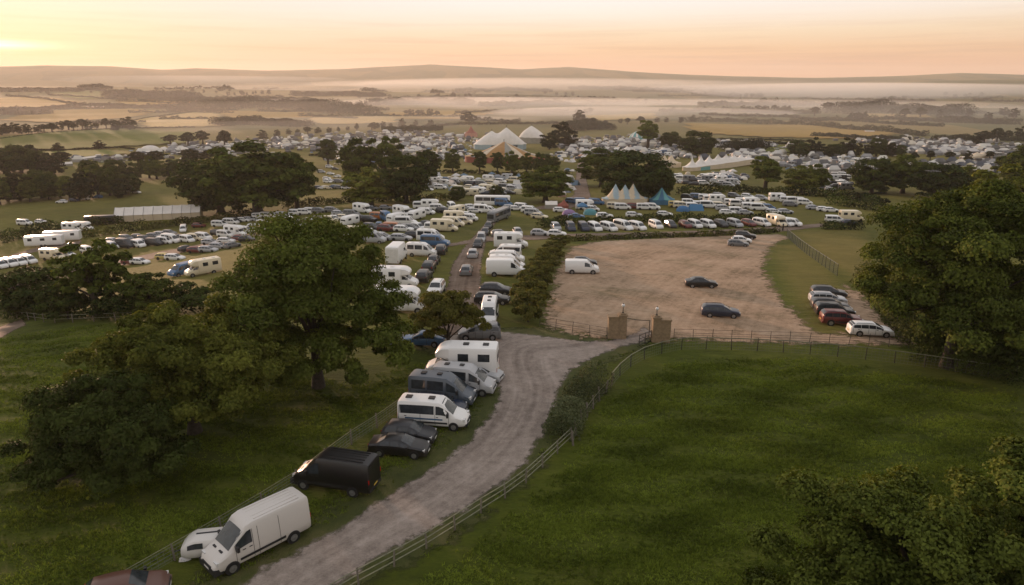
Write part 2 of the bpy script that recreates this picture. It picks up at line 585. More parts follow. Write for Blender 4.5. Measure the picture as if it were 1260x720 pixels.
MAT['road'] = edge_mat('gravel_road', (.15, .12, .10), (.26, .215, .18), (.38, .32, .275), tracks=.6, soft=1.0)
MAT['gravel'] = edge_mat('trampled_gravel', (.16, .112, .062), (.34, .235, .15), (.47, .34, .235), soft=2.8, green=.6, tracks=.32)
MAT['earth'] = edge_mat('bare_earth_lane', (.09, .06, .042), (.16, .115, .083), (.25, .19, .15), tracks=.7, soft=.8)
MAT['verge'] = edge_mat('worn_grass_verge', (.030, .040, .009), (.060, .068, .016), (.105, .095, .036), soft=2.2, wet=.95)

ROAD_L = [(250, 760), (300, 715), (395, 662), (470, 615), (530, 578), (572, 545), (602, 512), (613, 490), (613, 470), (603, 452), (585, 438), (560, 428), (520, 425)]
ROAD_TOP = [(520, 416), (570, 411), (612, 408), (655, 412), (700, 418), (742, 420), (775, 412), (792, 402)]
ROAD_R = [(804, 410), (790, 421), (765, 428), (740, 436), (716, 447), (698, 462), (688, 482), (678, 515), (657, 552), (626, 588), (578, 623), (529, 652), (477, 682), (415, 718), (350, 765)]
lw = curve(wpoly(ROAD_L), 4); rw = curve(wpoly(ROAD_R), 4); tw = curve(wpoly(ROAD_TOP), 3)
cl = curve(wpoly([(320, 760), (372, 714), (450, 668), (530, 620), (590, 578), (630, 540), (650, 505), (655, 475), (645, 450), (650, 430), (700, 425), (790, 410)]), 5)
sheet('gravel_road', lw + tw + rw, .45, .03, MAT['road'], centre=cl)
vl = wpoly([(180, 760), (240, 715), (340, 660), (420, 610), (480, 560), (520, 520), (545, 480), (560, 445), (510, 430), (510, 405), (660, 402), (760, 418), (800, 396), (822, 412), (790, 432), (745, 450), (716, 470), (708, 500), (700, 530), (672, 570), (630, 610), (560, 665), (440, 735), (400, 765)])
sheet('road_verge', vl, .7, .012, MAT['verge'], margin=2)

YARD = wpoly([(668, 400), (676, 365), (688, 325), (700, 304), (735, 297), (800, 294), (900, 290), (958, 288), (972, 292), (948, 303), (940, 330), (955, 360), (985, 392), (1000, 408), (1060, 412), (1115, 415), (1118, 424), (1000, 424), (828, 419), (740, 416), (700, 410)])
sheet('gravel_yard', YARD, .8, .03, MAT['gravel'], margin=3.0, centre=curve(wpoly([(785, 412), (800, 385), (850, 340), (900, 315), (958, 290)]), 4))
sheet('parking_verge', wpoly([(1040, 350), (1062, 362), (1090, 398), (1112, 418), (1060, 416), (1045, 396), (1030, 372)]), .7, .045, MAT['gravel'], margin=2)
sheet('dirt_lane', wpoly([(533, 420), (548, 360), (556, 325), (575, 300), (590, 283), (601, 268), (612, 256), (622, 256), (612, 270), (604, 284), (598, 300), (592, 325), (592, 360), (594, 420)]), .6, .026, MAT['earth'], margin=1.5, centre=wpoly([(565, 420), (570, 360), (576, 325), (590, 295), (602, 270), (617, 256)]))
sheet('vehicle_track', wpoly([(520, 303), (560, 299), (600, 291), (640, 290), (700, 288), (800, 286), (900, 282), (960, 279), (1012, 275), (1014, 279), (965, 285), (900, 288), (800, 291), (700, 294), (640, 296), (590, 298), (540, 306)]), .8, .06, MAT['earth'], margin=1.6)
sheet('vehicle_track', wpoly([(0, 368), (0, 352), (60, 336), (140, 322), (190, 311), (250, 300), (330, 283), (330, 288), (250, 306), (190, 318), (140, 330), (70, 346)]), 1.2, .03, MAT['earth'], margin=2)
sheet('vehicle_track', wpoly([(0, 318), (40, 306), (100, 296), (100, 300), (40, 311), (0, 323)]), 1.2, .03, MAT['earth'], margin=2)
sheet('dirt_lane', wpoly([(640, 258), (690, 250), (706, 240), (708, 222), (710, 205), (713, 192), (720, 192), (719, 206), (722, 222), (728, 245), (700, 258)]), 2, .1, MAT['earth'], margin=3)
sheet('dry_ditch', wpoly([(-20, 415), (0, 402), (28, 392), (32, 400), (8, 412), (-20, 430)]), .8, .01, MAT['earth'], margin=2)

# far fields, each with its own crop colour
def field_mat(name, c):
    m, nt, b = nodes(name)
    P = position(nt)
    f = mth(nt, 'MULTIPLY_ADD', noise(nt, P, .012, 5, .65), .6, mth(nt, 'MULTIPLY', noise(nt, P, .08, 5, .7), .5))
    nt.links.new(ramp(nt, f, [(.3, tuple(k * .68 for k in c)), (.55, c), (.8, tuple(k * 1.25 for k in c))]), b.inputs['Base Color'])
    b.inputs['Roughness'].default_value = .95; b.inputs['Specular IOR Level'].default_value = .1
    return m


FM = {'gold': field_mat('ripe_crop', (.30, .20, .055)), 'pale': field_mat('stubble_field', (.38, .28, .11)), 'green': field_mat('far_pasture', (.12, .135, .028)), 'dark': field_mat('dark_pasture', (.06, .066, .024))}
for c, pts in [
    ('green', [(0, 172), (60, 164), (140, 160), (232, 165), (215, 176), (130, 181), (60, 184), (0, 182)]),
    ('gold', [(12, 148), (60, 138), (110, 133), (160, 135), (196, 138), (140, 146), (60, 151)]),
    ('pale', [(168, 148), (240, 139), (262, 141), (262, 155), (200, 157)]),
    ('gold', [(0, 121), (50, 120), (92, 127), (50, 132), (0, 134)]),
    ('green', [(72, 115), (140, 113), (178, 119), (100, 122)]),
    ('gold', [(276, 137), (365, 139), (372, 145), (290, 146)]),
    ('pale', [(385, 146), (480, 144), (480, 151), (400, 153)]),
    ('gold', [(852, 153), (980, 154), (1090, 163), (1050, 171), (960, 169), (870, 164)]),
    ('green', [(930, 180), (975, 181), (975, 188), (925, 187)]),
    ('pale', [(720, 143), (800, 140), (805, 146), (735, 149)]),
    ('green', [(60, 188), (120, 186), (150, 190), (80, 198)]),
    ('gold', [(480, 139), (540, 137), (600, 140), (560, 147), (490, 147)]),
    ('dark', [(560, 118), (660, 116), (700, 120), (600, 123)]),
    ('gold', [(150, 124), (200, 122), (235, 126), (200, 131), (160, 131)]),
    ('pale', [(1060, 140), (1130, 141), (1140, 145), (1060, 145)]),
]:
    w = wpoly(pts)
    ext = np.ptp(np.array(w), axis=0)
    o = sheet('field', w, max(4, min(ext) / 14), .9, FM[c], margin=2)

# ------------------------------------------------------------------ sky, sun, haze
SUN_AZ = math.atan2((22 - 630) / F, CP)      # measured from the view direction, towards the brightest cloud
SUN_EL = R(4.2)
w = bpy.data.worlds.new('World'); SC.world = w; w.use_nodes = True
nt = w.node_tree
for n in list(nt.nodes): nt.nodes.remove(n)
out = nt.nodes.new('ShaderNodeOutputWorld')
sky = nt.nodes.new('ShaderNodeTexSky'); sky.sky_type = 'NISHITA'; sky.sun_disc = False
sky.sun_elevation = SUN_EL; sky.sun_rotation = SUN_AZ; sky.dust_density = 1.5; sky.air_density = 1.0; sky.altitude = 150
bg1 = nt.nodes.new('ShaderNodeBackground'); bg1.inputs['Strength'].default_value = .012
nt.links.new(sky.outputs[0], bg1.inputs['Color'])
D = nt.nodes.new('ShaderNodeTexCoord').outputs['Generated']
sp = nt.nodes.new('ShaderNodeSeparateXYZ'); nt.links.new(D, sp.inputs[0])
el = mth(nt, 'POWER', mth(nt, 'MAXIMUM', sp.outputs[2], 0.0), .5)
base = ramp(nt, el, [(0, (.76, .42, .26)), (.17, (.80, .46, .28)), (.215, (.85, .55, .33)), (.26, (.90, .70, .49)), (.30, (.94, .83, .72)), (.345, (.95, .91, .90)), (.52, (.86, .82, .76)), (.72, (.68, .66, .66)), (1, (.62, .62, .66))])
sd = (math.sin(SUN_AZ) * math.cos(SUN_EL), math.cos(SUN_AZ) * math.cos(SUN_EL), math.sin(SUN_EL))
dot = nt.nodes.new('ShaderNodeVectorMath'); dot.operation = 'DOT_PRODUCT'; nt.links.new(D, dot.inputs[0]); dot.inputs[1].default_value = sd
dd = mth(nt, 'MAXIMUM', dot.outputs['Value'], 0.0)
glow = mth(nt, 'POWER', dd, 9.0)
back = mth(nt, 'MULTIPLY_ADD', dot.outputs['Value'], .5, .5)
# the side away from the sun is dimmer and rosier
c0 = mixc(nt, mth(nt, 'POWER', back, .3), mixc(nt, 1.0, base, (.66, .60, .60), 'MULTIPLY'), base)
c1 = mixc(nt, mth(nt, 'MULTIPLY', glow, .55), c0, (.62, .44, .46))
# long low cloud bars
cx = nt.nodes.new('ShaderNodeCombineXYZ')
azn = nt.nodes.new('ShaderNodeMath'); azn.operation = 'ARCTAN2'; nt.links.new(sp.outputs[0], azn.inputs[0]); nt.links.new(sp.outputs[1], azn.inputs[1])
nt.links.new(mth(nt, 'MULTIPLY', azn.outputs[0], 3.0), cx.inputs[0]); nt.links.new(mth(nt, 'MULTIPLY', sp.outputs[2], 95.0), cx.inputs[1])
cn = noise(nt, cx.outputs[0], 1.25, 6, .6)
band = ramp(nt, sp.outputs[2], [(0, (0, 0, 0)), (.018, (.4, .4, .4)), (.034, (1, 1, 1)), (.05, (.5, .5, .5)), (.10, (0, 0, 0))])
cm = mth(nt, 'MULTIPLY', mth(nt, 'MULTIPLY_ADD', cn, 4.6, -2.15, clamp=True), band)
c2 = mixc(nt, mth(nt, 'MULTIPLY', cm, .8), c1, (.60, .35, .23))
cirrus_v = nt.nodes.new('ShaderNodeCombineXYZ')
nt.links.new(mth(nt, 'MULTIPLY', azn.outputs[0], 2.2), cirrus_v.inputs[0]); nt.links.new(mth(nt, 'MULTIPLY', sp.outputs[2], 22.0), cirrus_v.inputs[1])
ci = mth(nt, 'MULTIPLY_ADD', noise(nt, cirrus_v.outputs[0], 1.4, 5, .55), 2.5, -1.15, clamp=True)
c3 = mixc(nt, mth(nt, 'MULTIPLY', ci, .12), c2, (1.08, .98, .86))
# sun behind thin cloud: one stretched bright patch
gx = mth(nt, 'DIVIDE', mth(nt, 'SUBTRACT', azn.outputs[0], SUN_AZ), .06)
gy = mth(nt, 'DIVIDE', mth(nt, 'SUBTRACT', sp.outputs[2], .0441), .0042)
gr = mth(nt, 'ADD', mth(nt, 'MULTIPLY', gx, gx), mth(nt, 'MULTIPLY', gy, gy))
gl = mth(nt, 'POWER', 2.718, mth(nt, 'MULTIPLY', gr, -1.0))
gl = mth(nt, 'MULTIPLY', gl, mth(nt, 'MULTIPLY_ADD', cn, 1.6, -.15, clamp=True))
c4 = mixc(nt, gl, c3, (3.0, 2.5, 1.8))
bg2 = nt.nodes.new('ShaderNodeBackground'); bg2.inputs['Strength'].default_value = 1.0
nt.links.new(c4, bg2.inputs['Color'])
ad = nt.nodes.new('ShaderNodeAddShader'); nt.links.new(bg1.outputs[0], ad.inputs[0]); nt.links.new(bg2.outputs[0], ad.inputs[1])
nt.links.new(ad.outputs[0], out.inputs['Surface'])
w.cycles.sampling_method = 'MANUAL'; w.cycles.sample_map_resolution = 512

sun = bpy.data.lights.new('sun', 'SUN'); sun.energy = 5.0; sun.angle = R(3.0); sun.color = (1.0, .61, .40)
so = link(bpy.data.objects.new('sun', sun))
so.rotation_euler = Vector(sd).to_track_quat('Z', 'Y').to_euler()
so.location = (0, 0, 120)


def volume_box(name, lo, hi, density, color, aniso, shape=None):
    m = bpy.data.materials.new(name); m.use_nodes = True; t = m.node_tree
    for n in list(t.nodes):
        if n.type != 'OUTPUT_MATERIAL': t.nodes.remove(n)
    pv = t.nodes.new('ShaderNodeVolumePrincipled')
    pv.inputs['Color'].default_value = (*color, 1); pv.inputs['Density'].default_value = density; pv.inputs['Anisotropy'].default_value = aniso
    t.links.new(pv.outputs[0], t.nodes['Material Output'].inputs['Volume'])
    mb = MB()
    if shape is None:
        mb.box(lo[0], hi[0], lo[1], hi[1], lo[2], hi[2])
        o = mb.build(name, m)
    else:
        (c, rx, ry, rz, rot) = shape
        rows = []
        for i in range(0, 13):
            a = -math.pi / 2 + math.pi * i / 12
            row = []
            for k in range(28):
                th = 2 * math.pi * k / 28
                wob = 1 + .16 * math.sin(3 * th + c[0] * .01) + .1 * math.sin(7 * th + c[1])
                x = rx * math.cos(a) * math.cos(th) * wob; y = ry * math.cos(a) * math.sin(th) * wob
                row.append((c[0] + x * math.cos(rot) - y * math.sin(rot), c[1] + x * math.sin(rot) + y * math.cos(rot), c[2] + rz * math.sin(a)))
            rows.append(row)
        mb.grid(rows, 0, True)
        o = mb.build(name, m, smooth=60)
    tag(o, kind='stuff')
    return o


HAZE = .8e-4
gz = []
for o in COL.objects:
    if o.type == 'MESH':
        c = np.empty(len(o.data.vertices) * 3, np.float32); o.data.vertices.foreach_get('co', c); gz += [c[2::3].min(), c[2::3].max()]
volume_box('haze', (-9600, -9600, min(gz) - 1), (9600, 9600, max(max(gz), CAMZ) + 22), HAZE, (.99, .92, .85), .3)
MIST = [((600, 150), 900, 380, 22, 2.6e-4), ((120, 134), 1100, 480, 30, 1.3e-4), ((1150, 150), 700, 400, 22, 3.0e-4), ((700, 117), 2200, 820, 64, 2.4e-4), ((640, 131), 380, 130, 15, 4e-3), ((770, 140), 260, 90, 9, 7e-3), ((520, 128), 420, 120, 13, 1.6e-3), ((440, 150), 300, 60, 6, 2e-3), ((1060, 116), 1200, 420, 46, 3.2e-3), ((1000, 132), 380, 90, 12, 2.4e-3), ((860, 131), 340, 90, 12, 2.6e-3), ((250, 101), 1500, 500, 40, 6e-4), ((640, 107), 1300, 450, 42, 1.0e-3), ((1180, 142), 360, 80, 12, 1.6e-3), ((700, 146), 240, 50, 7, 2.4e-3), ((340, 160), 240, 60, 8, 1.2e-3)]
for (p, rx, ry, rz, dn) in MIST:
    c = at(*p)
    volume_box('mist', None, None, dn, (1.0, .97, .93), .35, ((c.x, c.y, c.z + rz * .3), rx, ry, rz, -math.atan2(c.x, c.y) * .9))

cam = bpy.data.cameras.new('camera'); cam.sensor_width = 36; cam.lens = 36 * F / 1260; cam.clip_end = 30000; cam.clip_start = .5
co = link(bpy.data.objects.new('camera', cam)); co.location = (0, 0, CAMZ); co.rotation_euler = (math.pi / 2 - PITCH, 0, 0)
SC.camera = co
SC.view_settings.view_transform = 'Standard'; SC.view_settings.look = 'None'; SC.view_settings.gamma = 1; SC.view_settings.exposure = .1
SC.view_settings.use_curve_mapping = False
SC.render.engine = 'CYCLES'
cy = SC.cycles
cy.use_denoising = True; cy.denoiser = 'OPENIMAGEDENOISE'; cy.denoising_input_passes = 'RGB_ALBEDO_NORMAL'
cy.max_bounces = 6; cy.diffuse_bounces = 2; cy.glossy_bounces = 2; cy.transmission_bounces = 2; cy.transparent_max_bounces = 10; cy.volume_bounces = 4
cy.caustics_reflective = False; cy.caustics_refractive = False

# ------------------------------------------------------------------ vehicles
# a body is a row of stations along x: (x, half width, underside, waistline, roof, half width at the roof)
def ring(s):
    x, hw, zb, zs, zr, hr = s
    h = zr - zs
    return [(0, zb), (hw * .9, zb), (hw * .985, zb + .18 * (zs - zb)), (hw, zb + .6 * (zs - zb)), (hw * .985, zs),
            (hr + (hw - hr) * .06, zr - .13 * h), (hr * .9, zr - .015 * h), (0, zr + .018)]


class Body:
    def __init__(s, st):
        s.st = np.array(st, float); s.x = s.st[:, 0]

    def pt(s, x, v, side=1):
        st = [x] + [float(np.interp(x, s.x, s.st[:, k])) for k in range(1, 6)]
        r = ring(st); i = min(int(v), 6); t = v - i
        return Vector((x, side * (r[i][0] + (r[i + 1][0] - r[i][0]) * t), r[i][1] + (r[i + 1][1] - r[i][1]) * t))

    def shell(s, mb, mi=0):
        xs = []
        for i in range(len(s.x) - 1):
            n = 3 if abs(s.x[i + 1] - s.x[i]) > .9 else 2 if abs(s.x[i + 1] - s.x[i]) > .3 else 1
            xs += [s.x[i] + (s.x[i + 1] - s.x[i]) * k / n for k in range(n)]
        xs.append(s.x[-1])
        rows = []
        for x in xs:
            st = [x] + [float(np.interp(x, s.x, s.st[:, k])) for k in range(1, 6)]
            r = ring(st)
            rows.append([(x, y, z) for y, z in r] + [(x, -y, z) for y, z in r[-2:0:-1]])
        mb.grid(rows, mi, True)
        mb.poly(rows[0][::-1], mi); mb.poly(rows[-1], mi)

    def patch(s, mb, x0, x1, v0, v1, side=1, off=.009, mi=0, nx=5, slant=0.0):
        rows = []
        for i in range(nx):
            x = x0 + (x1 - x0) * i / (nx - 1)
            row = []
            for v in (v0, (v0 + v1) / 2, v1):
                p = s.pt(x, v, side)
                c = Vector((p.x, 0, p.z * .6 + .3))
                d = (p - c); d.x = 0
                d = d.normalized() if d.length > 1e-6 else Vector((0, 0, 1))
                row.append(p + d * off)
            rows.append(row)
        mb.grid(rows, mi)

    def across(s, mb, x0, x1, v, off=.01, mi=0, nx=4, fwd=0.0, z0=None):
        """glass from side to side over the roof line: windscreen or back window"""
        rows = []
        for i in range(nx):
            x = x0 + (x1 - x0) * i / (nx - 1)
            L = [s.pt(x, v, 1), s.pt(x, 6.35, 1), s.pt(x, 7, 1), s.pt(x, 6.35, -1), s.pt(x, v, -1)]
            rows.append([p + Vector((fwd * off, 0, off)) for p in L])
        mb.grid(rows, mi)


VEH = {}


def veh(name, **k):
    VEH[name] = k


veh('hatchback', st=[(-2.03, .62, .36, .60, .78, .56), (-1.98, .80, .29, .84, .98, .68), (-1.80, .87, .24, .92, 1.16, .66), (-1.48, .88, .22, .93, 1.42, .61), (-.6, .885, .22, .92, 1.49, .61), (.15, .885, .22, .91, 1.46, .61), (.55, .88, .22, .90, 1.27, .64), (1.05, .88, .22, .88, .97, .74), (1.6, .86, .23, .79, .88, .71), (1.9, .79, .26, .66, .76, .66), (2.04, .62, .32, .50, .60, .55)],
    screen=(.28, 1.02, 5.7), rear=(-1.93, -1.5, 5.7), sides=[(-1.62, -.72), (-.64, .22), (.27, .85)], wheels=(-1.25, 1.27, .31), head=(1.86, .62, .60), tail=(-1.97, .66, .82), cat='car')
veh('estate_car', st=[(-2.3, .64, .36, .62, .80, .58), (-2.26, .82, .29, .86, 1.02, .68), (-2.05, .88, .24, .93, 1.30, .66), (-1.8, .89, .22, .93, 1.42, .63), (-.6, .895, .22, .92, 1.48, .62), (.2, .895, .22, .91, 1.44, .62), (.65, .89, .22, .90, 1.24, .65), (1.15, .89, .22, .88, .96, .75), (1.8, .87, .23, .78, .87, .72), (2.12, .80, .26, .66, .75, .67), (2.26, .62, .32, .50, .60, .55)],
    screen=(.32, 1.1, 5.7), rear=(-2.2, -1.84, 5.7), sides=[(-2.0, -1.3), (-1.24, -.5), (-.43, .25), (.3, .92)], wheels=(-1.35, 1.4, .32), head=(2.08, .64, .60), tail=(-2.24, .68, .82), rails=(-1.7, .1), cat='car')
veh('saloon_car', st=[(-2.27, .64, .38, .64, .80, .58), (-2.2, .80, .30, .84, .96, .70), (-1.75, .87, .24, .92, 1.02, .74), (-1.55, .88, .23, .92, 1.06, .74), (-.95, .89, .22, .92, 1.38, .61), (-.4, .89, .22, .92, 1.44, .60), (.2, .89, .22, .91, 1.41, .60), (.65, .885, .22, .90, 1.2, .64), (1.12, .88, .22, .88, .96, .74), (1.78, .86, .23, .77, .86, .71), (2.1, .79, .26, .65, .74, .66), (2.26, .62, .32, .50, .60, .55)],
    screen=(.32, 1.08, 5.7), rear=(-1.5, -.98, 5.7), sides=[(-1.3, -.55), (-.48, .24), (.3, .9)], wheels=(-1.32, 1.36, .32), head=(2.06, .63, .60), tail=(-2.2, .66, .78), cat='car')
veh('offroad_car', st=[(-2.25, .70, .42, .75, .95, .64), (-2.2, .88, .36, 1.0, 1.2, .74), (-2.05, .93, .32, 1.06, 1.5, .72), (-1.8, .94, .30, 1.06, 1.64, .70), (-.5, .94, .30, 1.05, 1.70, .69), (.2, .94, .30, 1.04, 1.66, .68), (.6, .94, .30, 1.03, 1.45, .71), (1.08, .93, .30, 1.0, 1.1, .80), (1.85, .91, .32, .94, 1.02, .78), (2.12, .84, .36, .80, .9, .74), (2.22, .68, .42, .6, .72, .62)],
    screen=(.32, 1.04, 5.7), rear=(-2.16, -1.86, 5.7), sides=[(-2.0, -1.25), (-1.18, -.45), (-.38, .25), (.3, .9)], wheels=(-1.33, 1.35, .37), head=(2.1, .68, .78), tail=(-2.2, .74, 1.0), rails=(-1.7, .1), cat='car')
veh('people_carrier', st=[(-2.3, .70, .38, .7, .9, .64), (-2.26, .86, .30, .96, 1.16, .74), (-2.12, .91, .26, 1.02, 1.5, .72), (-1.9, .92, .24, 1.02, 1.66, .70), (-.5, .92, .24, 1.0, 1.74, .69), (.35, .92, .24, .99, 1.68, .68), (.85, .92, .24, .97, 1.42, .70), (1.45, .91, .24, .94, 1.06, .78), (1.95, .89, .26, .82, .92, .74), (2.2, .80, .30, .66, .76, .68), (2.3, .62, .34, .52, .6, .55)],
    screen=(.48, 1.4, 5.7), rear=(-2.22, -1.95, 5.7), sides=[(-2.05, -1.2), (-1.12, -.35), (-.27, .4), (.46, 1.15)], wheels=(-1.4, 1.45, .33), head=(2.15, .66, .66), tail=(-2.24, .72, .95), cat='car')
veh('camper_van', st=[(-2.45, .78, .40, .95, 1.7, .72), (-2.42, .90, .34, 1.05, 1.86, .76), (-2.25, .95, .30, 1.08, 1.95, .78), (-.8, .96, .28, 1.08, 1.98, .79), (.6, .96, .28, 1.07, 1.95, .78), (.95, .955, .28, 1.06, 1.78, .76), (1.72, .94, .28, 1.04, 1.16, .80), (2.15, .92, .30, .92, 1.02, .78), (2.38, .84, .34, .72, .82, .72), (2.46, .7, .38, .55, .64, .62)],
    screen=(.82, 1.68, 5.6), rearflat=(-2.445, .62, 1.22, 1.72), sides=[(-2.2, -1.05), (-.95, .25), (.34, 1.3)], wheels=(-1.45, 1.55, .33), head=(2.3, .68, .72), tail=(-2.43, .80, 1.0), cat='camper van')
veh('high_roof_van', st=[(-2.78, .84, .44, 1.2, 2.2, .76), (-2.74, .96, .38, 1.26, 2.40, .82), (-2.55, 1.0, .36, 1.3, 2.50, .84), (-.5, 1.0, .34, 1.3, 2.52, .84), (.6, 1.0, .34, 1.3, 2.48, .83), (.98, 1.0, .34, 1.28, 2.22, .82), (1.3, .99, .34, 1.26, 2.0, .82), (2.05, .97, .34, 1.18, 1.3, .82), (2.5, .94, .36, .98, 1.08, .80), (2.72, .86, .40, .76, .86, .74), (2.8, .72, .44, .58, .66, .64)],
    screen=(1.16, 2.0, 5.7), rearflat=(-2.775, .68, 1.45, 2.05), sides=[(-2.45, -1.2), (-1.05, .35), (.62, 1.62)], wheels=(-1.6, 1.85, .34), head=(2.64, .70, .80), tail=(-2.76, .84, 1.15), cat='camper van', skylights=[(-1.6, .45), (-.2, .4)])
veh('minibus', st=[(-2.78, .84, .44, 1.1, 2.0, .76), (-2.74, .96, .38, 1.16, 2.16, .82), (-2.55, 1.0, .36, 1.2, 2.26, .84), (-.5, 1.0, .34, 1.2, 2.29, .84), (.6, 1.0, .34, 1.2, 2.24, .83), (.9, 1.0, .34, 1.2, 2.08, .82), (1.75, .97, .34, 1.14, 1.28, .82), (2.3, .94, .36, 1.0, 1.1, .80), (2.66, .86, .40, .78, .88, .74), (2.78, .72, .44, .58, .66, .64)],
    screen=(.78, 1.7, 5.6), rearflat=(-2.775, .68, 1.3, 1.9), sides=[(-2.6, -.85), (-.85, .2), (.34, 1.35)], wheels=(-1.6, 1.75, .34), head=(2.58, .70, .80), tail=(-2.76, .84, 1.1), cat='minibus', skylights=[(-2.0, .5), (-.15, .5)])
veh('panel_van', st=[(-2.98, .88, .46, 1.25, 2.3, .80), (-2.94, .99, .42, 1.3, 2.46, .87), (-2.75, 1.02, .40, 1.32, 2.53, .89), (-1.0, 1.025, .38, 1.32, 2.56, .90), (.55, 1.025, .38, 1.32, 2.56, .90), (.95, 1.02, .38, 1.31, 2.46, .87), (1.28, 1.01, .38, 1.3, 2.12, .85), (2.08, .99, .38, 1.22, 1.38, .85), (2.55, .96, .38, 1.06, 1.16, .84), (2.82, .90, .40, .86, .96, .80), (2.96, .80, .42, .62, .72, .72)],
    screen=(1.14, 2.03, 5.7), rearflat=None, sides=[(.72, 1.66)], wheels=(-1.75, 1.98, .36), head=(2.72, .72, .86), tail=(-2.955, .9, 1.25), cat='van', vslots=True)
veh('white_work_van', st=VEH['camper_van']['st'], screen=VEH['camper_van']['screen'], rearflat=(-2.445, .62, 1.22, 1.72), sides=[(.34, 1.3)], wheels=(-1.45, 1.55, .33), head=(2.3, .68, .72), tail=(-2.43, .80, 1.0), cat='van')
veh('motorhome', st=[(-3.3, 1.0, .5, 1.5, 2.7, .96), (-3.26, 1.10, .44, 1.5, 2.84, 1.04), (-3.1, 1.13, .42, 1.52, 2.90, 1.07), (.72, 1.13, .42, 1.52, 2.90, 1.07), (.80, 1.13, 1.86, 2.2, 2.90, 1.07), (1.35, 1.10, 1.90, 2.25, 2.82, 1.02), (1.75, 1.02, 1.98, 2.2, 2.6, .94), (1.95, .9, 2.05, 2.16, 2.34, .84)],
    cab=[(.5, .98, .38, 1.25, 1.9, .82), (1.05, .98, .38, 1.24, 1.92, .82), (1.3, .98, .38, 1.24, 1.86, .82), (2.1, .96, .38, 1.16, 1.3, .82), (2.55, .93, .38, 1.0, 1.1, .80), (2.85, .85, .42, .78, .88, .74), (2.95, .72, .46, .6, .68, .64)],
    screen=(1.3, 2.05, 5.6), rearflat=(-3.3, .6, 1.6, 2.25), sides=[], boxwin=[(-2.7, -1.7, 4.2, 4.75), (-.9, .0, 4.2, 4.75)], cabside=(.9, 1.7), wheels=(-1.75, 1.95, .35), head=(2.74, .70, .82), tail=(-3.29, .95, 1.0), cat='motorhome', skylights=[(-2.3, .5), (-.6, .5)])
veh('caravan', st=[(-2.6, .98, .62, 1.3, 2.2, .94), (-2.55, 1.06, .5, 1.35, 2.4, 1.0), (-2.3, 1.1, .42, 1.38, 2.55, 1.04), (1.8, 1.1, .42, 1.38, 2.55, 1.04), (2.25, 1.09, .44, 1.36, 2.36, 1.03), (2.5, 1.06, .5, 1.3, 1.9, 1.02), (2.62, 1.0, .6, 1.2, 1.45, .98)],
    screen=None, frontflat=(2.56, .8, 1.42, 1.85), rearflat=(-2.58, .8, 1.45, 2.0), sides=[], boxwin=[(-2.1, -1.1, 4.1, 4.65), (.6, 1.7, 4.1, 4.65)], wheels=(-.15, None, .32), tail=(-2.57, .9, .85), towbar=True, cat='caravan', skylights=[(-.4, .5)])
veh('long_trailer', st=[(-4.6, 1.1, .6, 1.5, 2.7, 1.04), (-4.55, 1.2, .5, 1.5, 2.95, 1.12), (-4.4, 1.22, .45, 1.5, 3.05, 1.14), (4.3, 1.22, .45, 1.5, 3.05, 1.14), (4.55, 1.2, .5, 1.5, 2.95, 1.12), (4.6, 1.1, .6, 1.5, 2.7, 1.04)],
    screen=None, rearflat=None, sides=[], boxwin=[(-3.6, -2.6, 4.2, 4.7), (-.6, .5, 4.2, 4.7), (2.4, 3.4, 4.2, 4.7)], wheels=(-.55, .35, .34), tail=(-4.58, 1.0, .9), cat='trailer')
veh('horsebox_lorry', st=[(-3.4, 1.1, .55, 1.4, 3.2, 1.08), (-3.36, 1.2, .5, 1.4, 3.34, 1.14), (-3.2, 1.22, .5, 1.4, 3.38, 1.16), (1.5, 1.22, .5, 1.4, 3.38, 1.16), (1.6, 1.2, .5, 1.4, 3.2, 1.12)],
    cab=[(1.4, 1.08, .42, 1.4, 2.2, .94), (2.2, 1.08, .42, 1.4, 2.22, .94), (2.45, 1.08, .42, 1.38, 2.1, .94), (3.0, 1.06, .44, 1.3, 1.42, .94), (3.2, .98, .5, 1.0, 1.1, .9)],
    screen=(2.4, 2.98, 5.6), rearflat=None, sides=[], boxwin=[(.2, 1.1, 4.3, 4.6)], cabside=(1.75, 2.6), wheels=(-1.9, 2.2, .42), head=(3.08, .78, .85), tail=(-3.38, 1.0, .85), cat='lorry', ramp=True)
veh('coach', st=[(-5.5, 1.1, .5, 1.4, 2.8, 1.02), (-5.44, 1.2, .42, 1.4, 3.0, 1.1), (-5.2, 1.24, .38, 1.4, 3.12, 1.14), (5.0, 1.24, .38, 1.4, 3.12, 1.14), (5.35, 1.2, .4, 1.4, 2.95, 1.1), (5.5, 1.08, .46, 1.3, 2.6, 1.0)],
    screen=None, frontflat=(5.505, .95, 1.35, 2.5), rearflat=(-5.51, .85, 1.7, 2.4), sides=[(-5.0, -2.8), (-2.7, -.5), (-.4, 1.8), (1.9, 4.8)], wheels=(-2.9, 3.4, .48), head=(5.42, .85, .75), tail=(-5.5, .95, .9), cat='coach')


def wheel_mb(r, w=.22, side=1):
    t = MB(); t.disc_y(0, 0, 0, r, w, 18)
    rm = MB(); rm.disc_y(0, side * (w / 2 - .012), 0, r * .62, .05, 12)
    rm.disc_y(0, side * (w / 2 + .004), 0, r * .16, .04, 8)
    return t, rm


